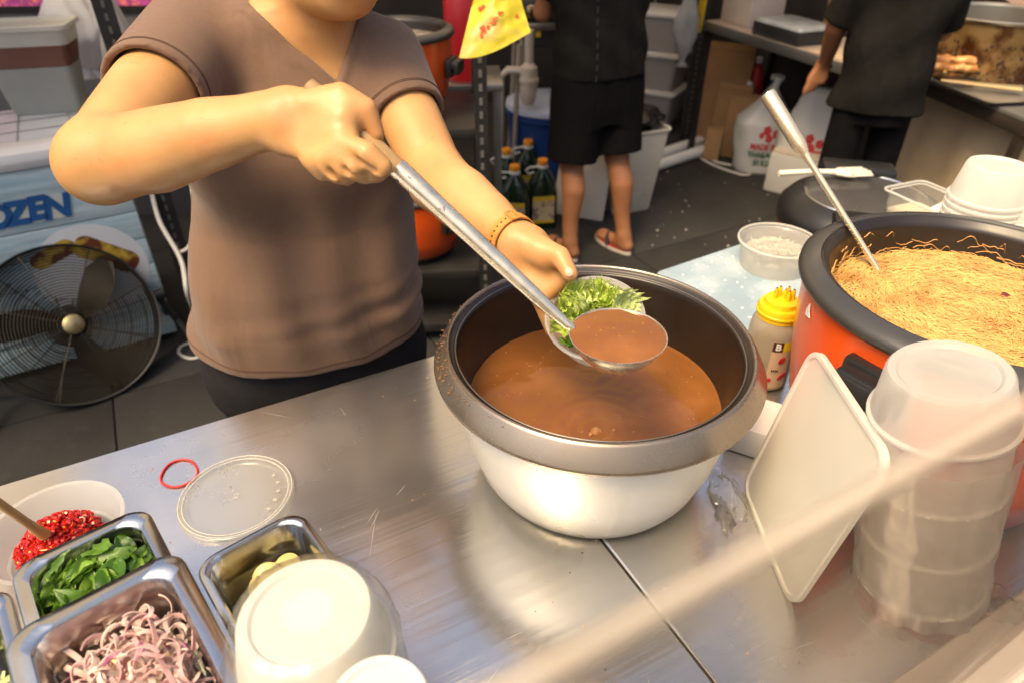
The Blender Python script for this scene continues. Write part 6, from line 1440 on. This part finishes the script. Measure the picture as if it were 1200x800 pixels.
# yellow strap and clear bag at the shelf end
o = MB().box((0, 0, .2), (.028, .008, .2), bev=.003).build('yellow_strip', mat('strip_yellow', (.62, .40, .02), .5), None, loc=(A_.x - .03, A_.y - .02, .80), rot=(0, R(5), rz)); tag(o, 'yellow strip fixed at the end of the long shelf', 'strip')
crumpled('plastic_bag', 'clear crumpled bag hanging beside the yellow strip', (A_.x - .12, A_.y - .1, .62), .07, .06, .46, mat('bag_clear', (.5, .5, .5), .2, transl=.3, alpha=.7, bump=.5, bscale=16), 77, amp=.35)
# cardboard
KR_ = mat('kraft', (.30, .165, .070), .8, var=.12, vscale=6); KR2 = mat('kraft_b', (.36, .205, .085), .8, var=.12, vscale=6)
for i, (px, py, w_, h_, d_, a_, lean, m_, lab) in enumerate(((838, 180, .30, .68, .03, -28, -9, KR_, 'tallest flattened cardboard box leaning at the back'), (848, 188, .22, .46, .05, -34, -10, KR_, 'brown cardboard box standing in the middle of the row'), (866, 192, .24, .42, .045, -36, -7, KR2, 'printed cardboard box nearest the rice sack'), (834, 194, .10, .22, .02, -20, -12, KR2, 'small torn cardboard flap at the foot of the boxes'))):
    p = at(px, py, 0); t = thing('cardboard_box', lab, 'cardboard', (p.x, p.y + .06, .012), R(a_)); t.rotation_euler = (R(lean), 0, R(a_))
    MB().box((0, 0, h_ / 2), (w_ / 2, d_ / 2, h_ / 2), bev=.003).build('carton', m_, t)
    MB().box((0, -d_ / 2 - .0015, h_ * .97), (w_ / 2 - .004, .001, h_ * .03)).build('flap', KR_ if m_ is KR2 else KR2, t)
    if i == 2:
        q = MB()
        for r_ in range(4):
            for k in range(6): q.box((-.05 + k * .02, -d_ / 2 - .002, .14 + r_ * .022), (.0075 if (k + r_) % 3 else .004, .0008, .0035))
        q.build('printed_lines', mat('carton_ink', (.14, .07, .03), .8), t)
# rice sacks
SACK = mat('sack_white', (.62, .60, .56), .6, var=.08, vscale=6, bump=.3, bscale=18)
GRN = mat('green_ink', (.03, .16, .06), .6); RDI = mat('sack_red', (.55, .03, .03), .6)
def sack(px, py, w_, d_, h_, rz, lab, seed, texts, knot=True, dz=0):
    p = at(px, py, 0); t = thing('rice_sack', lab, 'sack', (p.x, p.y + d_ * .4, .01 + dz), rz)
    vs = []; fs = []; n, m_ = 44, 26
    def rad(v_): return (.84 + .16 * math.sin(math.pi * min(1, v_ * 1.2))) * (1 if v_ < .62 else (1 - .86 * ((v_ - .62) / .38) ** .9 * (1 if knot else .45)))
    def pt(a, v_):
        c_, s_ = math.cos(a), math.sin(a); sup = 1 / (abs(c_) ** 2.8 + abs(s_) ** 2.8) ** (1 / 2.8); q = rad(v_) * sup * (1 + .10 * mnoise.noise(Vector((c_ * 2, s_ * 2, v_ * 3 + seed))) + .05 * mnoise.noise(Vector((c_ * 6, s_ * 6, v_ * 7 + seed))))
        return Vector((c_ * w_ / 2 * q, s_ * d_ / 2 * q, h_ * v_))
    for j in range(m_ + 1):
        for k in range(n): vs.append(pt(2 * math.pi * k / n, j / m_))
    for j in range(m_):
        for k in range(n): fs.append((j * n + k, j * n + (k + 1) % n, (j + 1) * n + (k + 1) % n, (j + 1) * n + k))
    fs.append(tuple(range(n))[::-1]); fs.append(tuple(m_ * n + k for k in range(n)))
    link('sack_body', mesh(vs, fs, SACK, True, 'sack', 0), t)
    def onface(me, name, x, v_, roll=0):
        # bend flat print onto the sack's front
        for v in me.vertices:
            lx, lz = v.co.x * math.cos(roll) - v.co.y * math.sin(roll) + x, v.co.x * math.sin(roll) + v.co.y * math.cos(roll)
            vv = min(.95, max(.02, v_ + lz / h_)); a = -math.pi / 2 + lx / (w_ * .5) * .8; p_ = pt(a, vv); n_ = Vector((p_.x / w_ ** 2, p_.y / d_ ** 2, 0)).normalized(); v.co = p_ + n_ * (.003 + v.co.z)
        link(name, me, t)
    for (s, size, m__, x, v_) in texts: onface(text_mesh(s, size, m__, .0004, 0, .002), 'printed_text', x, v_)
    for (x, v_, r_) in ((-.02, .56, .034), (.05, .52, .030), (.0, .47, .030), (-.055, .5, .022)):
        q = MB()
        for k in range(5): q.lathe([(0.0001, .0006), (r_ * .42, 0)], 10, Matrix.Translation((r_ * .5 * math.cos(k * 1.257), r_ * .5 * math.sin(k * 1.257), 0)))
        onface(mesh(q.v, q.f, RDI, False), 'printed_flower', x, v_)
    if knot: MB().tube([(0, 0, h_ * .96), (.012, 0, h_ * 1.03), (.02, -.01, h_ * 1.12)], [.03, .022, .03], 10).build('knot', SACK, t)
sack(893, 207, .37, .30, .52, R(-8), 'white rice sack with red flowers, tied at the top, beside the cardboard', 3, [('MADE IN', .05, RDI, -.02, .36), ('THAILAND', .048, GRN, -.01, .26), ('50 KGS.', .05, GRN, 0, .15)])
sack(944, 226, .38, .28, .58, R(-20), 'white rice sack with red flowers standing behind the lowered hand', 13, [('ANT', .07, RDI, .0, .40)], False)
sack(1022, 228, .34, .26, .45, R(-20), 'patterned rice sack visible between the black trouser legs', 23, [], False)
for i, (px, py, m_, lab) in enumerate(((875, 120, BLUE, 'blue bottle with pale cap behind the rice sack'), (903, 112, mat('navy_plastic', (.012, .02, .06), .4), 'navy bottle standing left of its twin under the shelf'), (916, 110, MATS['navy_plastic'] if 'navy_plastic' in MATS else BLUE, 'navy bottle standing right of its twin under the shelf'), (886, 92, RED, 'red bottle deep under the shelf'))):
    p = atd(px, py, 4.55); t = thing('detergent_bottle', lab, 'bottle', (p.x, p.y, .01)); hb = p.z + .12
    MB().lathe([(0.0001, 0), (.05, 0), (.055, .01), (.055, hb * .72), (.04, hb * .85), (.018, hb * .92), (.018, hb * .95)], 24).build('bottle_body', m_, t); MB().lathe([(.02, hb * .945), (.022, hb * .95), (.02, hb), (.0001, hb + .002)], 18).build('cap', WHITE, t)
# steel pot lying behind the box
p_ = at(957, 196, 0); t = thing('steel_pot', 'shiny steel pot on the floor beside the black trousers', 'pot', (p_.x, p_.y + .1, .008))
MB().lathe([(0.0001, 0), (.12, 0), (.135, .012), (.138, .19), (.146, .194), (.146, .199), (.136, .198), (.132, .02), (0.0001, .012)], 40).build('pot_wall', mat('pot_steel', (.55, .48, .38), .2, 1.0), t)
for s in (-1, 1): MB().tube([(s * .137, -.03, .15), (s * .175, -.025, .155), (s * .175, .025, .155), (s * .137, .03, .15)], .006, 8).build('handle', mat('pot_handle', (.02, .02, .02), .4), t)
# white foam box
p_ = at(912, 232, 0); t = thing('foam_carton', 'white foam carton on the paving in front of the rice sack', 'carton', (p_.x + .13, p_.y + .10, .008), R(-38))
FOAM = mat('foam_white', (.58, .55, .50), .6, var=.05)
MB().box((0, 0, .115), (.155, .12, .115), bev=.008).build('carton_box', FOAM, t); MB().box((.01, .02, .241), (.16, .125, .010), bev=.004).build('carton_lid', mat('foam_lid', (.62, .54, .42), .6), t)
cable('power_cable', 'white cable looped on the paving in front of the cardboard', [at(798, 168, .012), at(815, 182, .012), at(838, 195, .012), at(868, 205, .012), at(879, 204, .012), at(872, 197, .012), at(838, 190, .012), at(832, 178, .015), at(848, 168, .02), at(868, 163, .03)], .009)

# ================================================================ frying table at the right
a_, b_ = at(1086, 92, .80), at(1196, 136, .80); dv = (b_ - a_); rz = math.atan2(dv.y, dv.x); L3 = dv.length
t = thing('frying_table', 'steel frying table with dark frame at the right edge', 'table', (b_.x, b_.y, 0), rz)
Mt = Matrix.Translation((b_.x, b_.y, 0)) @ Matrix.Rotation(rz, 4, 'Z')
MB().box((-.55, .42, .79), (.60, .42, .010), bev=.003).build('table_top', mat('fry_top', (.10, .095, .085), .6, .0, spec=.2, var=.2), t)
FRM = mat('fry_frame', (.030, .022, .016), .55, .0, spec=.25, var=.3)
MB().box((-.55, .02, .752), (.60, .02, .027), bev=.003).build('front_rail', FRM, t); MB().box((-.55, .80, .752), (.60, .02, .027), bev=.003).build('back_rail', FRM, t)
for x in (-1.12, .02):
    for y in (.02, .80): MB().box((x, y, .363), (.018, .018, .362)).build('leg', FRM, t)
def ontable(x, y): v = Mt @ Vector((x, y, .8005)); return (v.x, v.y, v.z)
pc3 = at(1150, 85, .80); pl = Mt.inverted() @ Vector((pc3.x, pc3.y, .8))
# big stained pot
bp2 = Vector(ontable(-.42, .42)); 
pk = at(1165, 98, .80); 
PT = mat('stained_pot', (.30, .19, .075), .42, .6, var=.25, vscale=8, col2=(.085, .028, .006), c2=(.42, .58), c2scale=10, rvar=.12)
t = thing('stock_pot', 'large dented aluminium pot with burnt brown stains on the frying table', 'pot', (pk.x + .02, pk.y + .18, .80))
R_p, Hp = .285, .275
MB().lathe([(0.0001, 0), (R_p - .02, 0), (R_p - .004, .012), (R_p, .04), (R_p + .002, Hp - .02), (R_p + .004, Hp - .008)], 80).build('pot_wall', PT, t)
MB().lathe([(R_p + .004, Hp - .012), (R_p + .012, Hp - .010), (R_p + .014, Hp), (R_p + .008, Hp + .004), (R_p - .002, Hp + .002), (R_p - .004, Hp - .01)], 80).build('pot_rim', mat('pot_rim_al', (.62, .55, .42), .3, 1.0), t)
MB().lathe([(R_p - .003, Hp - .006), (R_p - .006, .03), (R_p - .03, .012), (0.0001, .01)], 64).build('pot_inside', mat('pot_inside', (.42, .40, .36), .35, .9, var=.12), t)
dt = MB(); rn = random.Random(9)
for i in range(260):
    a = rn.uniform(R(190), R(320)); z = .02 + .17 * rn.random() ** 1.5; s = rn.uniform(.003, .009); p = Vector((R_p + .0015) * math.cos(a) if False else (0, 0, 0)) if False else Vector(((R_p + .0025) * math.cos(a), (R_p + .0025) * math.sin(a), z))
    dt.lathe([(0.0001, .0012), (s * .8, .0008), (s, -.001)], 7, look(p, p + Vector((math.cos(a), math.sin(a), 0))) @ Matrix.Scale(rn.uniform(.5, 1), 4, (1, 0, 0)))
dt.build('burnt_spots', mat('burnt', (.035, .014, .006), .6), t)['kind'] = 'stuff'
for s in (R(250), R(70)): MB().tube([Vector((R_p * math.cos(s + q), R_p * math.sin(s + q), .2)) * (1 if abs(q) > .12 else 1.14) for q in (-.16, -.1, .1, .16)], .007, 8).build('handle', BLACKM, t) if False else None
# tray and fried sticks
tc_ = at(1122, 97, .81); t = thing('frying_tray', 'shallow metal tray under the fried sticks and tongs', 'tray', (tc_.x + .06, tc_.y - .02, .8008), rz)
b = MB(); b.loft([rr(.62, .30, .03, 0, 5), rr(.66, .34, .035, .018, 5), rr(.67, .35, .035, .020, 5), rr(.655, .335, .033, .0195, 5), rr(.61, .29, .028, .004, 5)]); b.build('tray_shell', mat('tray_metal', (.34, .33, .31), .4, .7, var=.2), t)
FRY = mat('fried_batter', (.42, .17, .04), .5, var=.3, vscale=30, bump=.6, bscale=60, col2=(.62, .34, .12), c2=(.5, .62), c2scale=26)
labs = ['topmost golden fried stick of the pile on the tray', 'long fried stick at the front of the pile', 'fried stick at the back of the pile', 'fried stick beneath the topmost one', 'short fried stick at the right end of the pile', 'small fried piece at the left end of the pile']
for i, (px, py, zz, L, an) in enumerate(((1112, 71, .905, .19, 0), (1108, 82, .86, .20, 6), (1100, 76, .862, .17, -8), (1118, 80, .875, .17, 4), (1128, 86, .85, .12, 20), (1094, 84, .85, .10, -20))):
    p = at(px, py, zz); Fd = Field((-.14, -.05, -.04), (.14, .05, .04), .006)
    rs = random.Random(i); pts = [(-L / 2 + L * k / 5, rs.uniform(-.008, .008), rs.uniform(-.004, .004)) for k in range(6)]; Fd.chain(pts, [rs.uniform(.016, .024) for _ in pts], .02)
    for k in range(14): Fd.ell((rs.uniform(-L / 2, L / 2), rs.uniform(-.02, .02), rs.uniform(-.012, .018)), Matrix.Identity(3), (rs.uniform(.006, .012),) * 3, .008)
    o = Fd.build('fried_stick', FRY, None, (0, 0, 0), 1); o.location = p; o.rotation_euler = (0, 0, R(-18 + an)); tag(o, labs[i], 'fried food', 'fried sticks on the tray')
q0 = at(1150, 97, .845); t = thing('tongs', 'brass-coloured tongs lying across the frying tray', 'tongs', (q0.x, q0.y, .828), rz + R(60))
for s in (-1, 1): MB().tube([(-.16, s * .004, .012), (0, s * .012, .01), (.16, s * .016, .008)], [.007, .006, .008], 8).build('tong_arm', mat('brass', (.55, .38, .18), .3, 1.0), t)
q0 = at(1126, 93, .84); o = MB().box((0, 0, .01), (.07, .018, .010), bev=.006).build('knife_handle', BLACK, None, loc=(q0.x, q0.y, .824), rot=(0, 0, rz + R(75))); tag(o, 'black knife handle lying beside the tongs', 'knife')
q0 = at(1200, 92, .80); t = thing('shaker_bottle', 'grey-lidded shaker bottle cut by the right picture edge', 'bottle', (q0.x + .02, q0.y, .8008))
MB().lathe([(0.0001, 0), (.035, 0), (.038, .01), (.036, .11), (.03, .125)], 28).build('bottle_body', mat('shaker', (.05, .03, .022), .3), t); MB().lathe([(.0365, .118), (.038, .122), (.036, .16), (.03, .168), (0.0001, .17)], 28).build('cap', mat('cap_grey', (.22, .22, .22), .4), t)
# banner behind the pot
q0 = at(1162, -30, 1.22); t = thing('stall_banner', 'red and black stall banner with fork emblem behind the stained pot', 'banner', (q0.x + .25, q0.y + .35, 0), rz + R(90) + R(-62))
bz = 1.05
MB().box((0, 0, bz + .25), (.55, .006, .32)).build('banner_sheet', mat('banner_black', (.012, .012, .013), .5), t, smooth=False)
for (x0_, x1_, m_) in ((-.54, -.50, mat('banner_yellow', (.7, .45, .02), .5)), (-.50, -.26, mat('banner_red', (.55, .012, .012), .5)), (-.26, -.235, WHITE)): MB().box(((x0_ + x1_) / 2, -.0085, bz + .25), ((x1_ - x0_) / 2, .0015, .318)).build('banner_stripe', m_, t, smooth=False)
MB().lathe([(0.0001, .002), (.20, .002), (.205, 0)], 40, Matrix.Rotation(R(90), 4, 'X')).build('emblem_disc', mat('emblem_pink', (.62, .42, .36), .5), t, loc=(.18, -.0065, bz + .20))
fk = MB(); fk.box((.24, -.0105, bz + .10), (.035, .0015, .028), bev=.001)
for k in range(4): fk.box((.214 + k * .0175, -.0105, bz + .05), (.005, .0015, .03))
fk.build('emblem_fork', mat('emblem_white', (.6, .56, .5), .5), t, smooth=False)
MB().lathe([(0.0001, .0012), (.05, .0012), (.052, 0)], 24, Matrix.Rotation(R(90), 4, 'X') @ Matrix.Scale(.55, 4, (0, 1, 0))).build('emblem_mouth', mat('emblem_dark', (.10, .015, .015), .5), t, loc=(.11, -.0095, bz + .06))
for x in (-.54, .54): MB().box((x, .02, .69), (.015, .012, .69)).build('banner_post', BLACKM, t)
# beige sheet below the table
q0, q1 = at(1060, 150, .02), at(1210, 205, .02)
t = thing('beige_sheet', 'beige plastic sheet hung under the frying table', 'sheet', Mt @ Vector((-.55, .14, 0)), rz)
b = MB(); n = 40; vs = []; fs = []
for i in range(n + 1):
    x = -1.3 + 2.9 * i / n
    for j in range(9):
        z = .01 + .70 * j / 8; vs.append((x, .03 * mnoise.noise(Vector((x * 3, z * 2, 1))) + .012 * math.sin(x * 22), z))
for i in range(n):
    for j in range(8): a = i * 9 + j; fs.append((a, a + 9, a + 10, a + 1))
link('sheet_film', mesh(vs, fs, mat('beige_film', (.58, .45, .29), .45, var=.18, vscale=4, bump=.3, bscale=7), True, 'sh', 0), t)
q0 = at(1088, 194, 0); crumpled('plastic_bag', 'crumpled whitish bag on the floor under the frying table', (q0.x + .1, q0.y + .1, .008), .16, .13, .17, mat('rag', (.40, .36, .30), .6, bump=.5, bscale=14), 61, amp=.5)

# ================================================================ enclosing stall walls and added shade canopies
WALL = mat('tarp_dark', (.030, .026, .023), .7, var=.25, vscale=2)
def wall(name, lab, a, b_, h):
    d = Vector(b_) - Vector(a); o = thing(name, lab, 'tarpaulin', (*a, 0), math.atan2(d.y, d.x)); n = 40; vs = []; fs = []
    for i in range(n + 1):
        for j in range(7): vs.append((d.length * i / n, .03 * math.sin(i * 1.9) + .02 * mnoise.noise(Vector((i * .4, j * .5, 2))), h * j / 6))
    for i in range(n):
        for j in range(6): q = i * 7 + j; fs.append((q, q + 7, q + 8, q + 1))
    link('tarp_sheet', mesh(vs, fs, WALL, True, 'tp', 0), o)
    for i in range(4): MB().tube([(d.length * i / 3, .06, 0), (d.length * i / 3, .06, h)], .02, 10).build('pole', STEEL_D, o)
wall('stall_tarp', 'dark tarpaulin closing off the stalls at the back', (-4.6, 4.3), (1.2, 6.3), 2.3)
wall('stall_tarp', 'dark tarpaulin behind the long shelf and frying table', (1.2, 6.3), (3.9, 1.6), 2.3)

# canopies added out of view to shade the back and show in the steel
AW = mat('added_awning_cloth', (.60, .52, .40), .6, var=.10, vscale=3, transl=.5)
def added_awning(lab, u0, u1, v0, depth, legs):
    t = thing('added_awning', lab, 'added_awning', uv(0, v0), TH); vs = []; fs = []; nu, nv = 30, 14
    for i in range(nu + 1):
        for j in range(nv + 1):
            x, y = u0 + (u1 - u0) * i / nu, depth * j / nv; vs.append((x, y, 2.42 + .10 * math.sin(math.pi * (j / nv)) - .03 * abs(math.sin(x * 1.1)) + .01 * mnoise.noise(Vector((x, y, 0)))))
    for i in range(nu):
        for j in range(nv): q = i * (nv + 1) + j; fs.append((q, q + nv + 1, q + nv + 2, q + 1))
    link('added_awning_cloth', mesh(vs, fs, AW, True, 'aw', 0), t)
    for (x, y) in legs: MB().tube([(x, y, 0), (x, y, 2.42)], .025, 12).build('pole', STEEL_D, t)
added_awning('added unseen beige canopy on poles, shading the stalls behind the cook', -0.50, 4.45, 1.05, 4.6, ((-.45, 3.6), (4.3, .05), (-.45, 4.5), (4.3, 4.5)))  # added to darken the background; its underside reflects in the counter
added_awning('added unseen beige canopy on poles, keeping sun off the chest freezer', -3.9, -1.2, 0.75, 4.6, ((-3.8, .1), (-3.8, 4.5), (-1.25, 4.5), (-1.25, 3.0)))  # added sun blocker; the gap between both lets the counter mirror sky
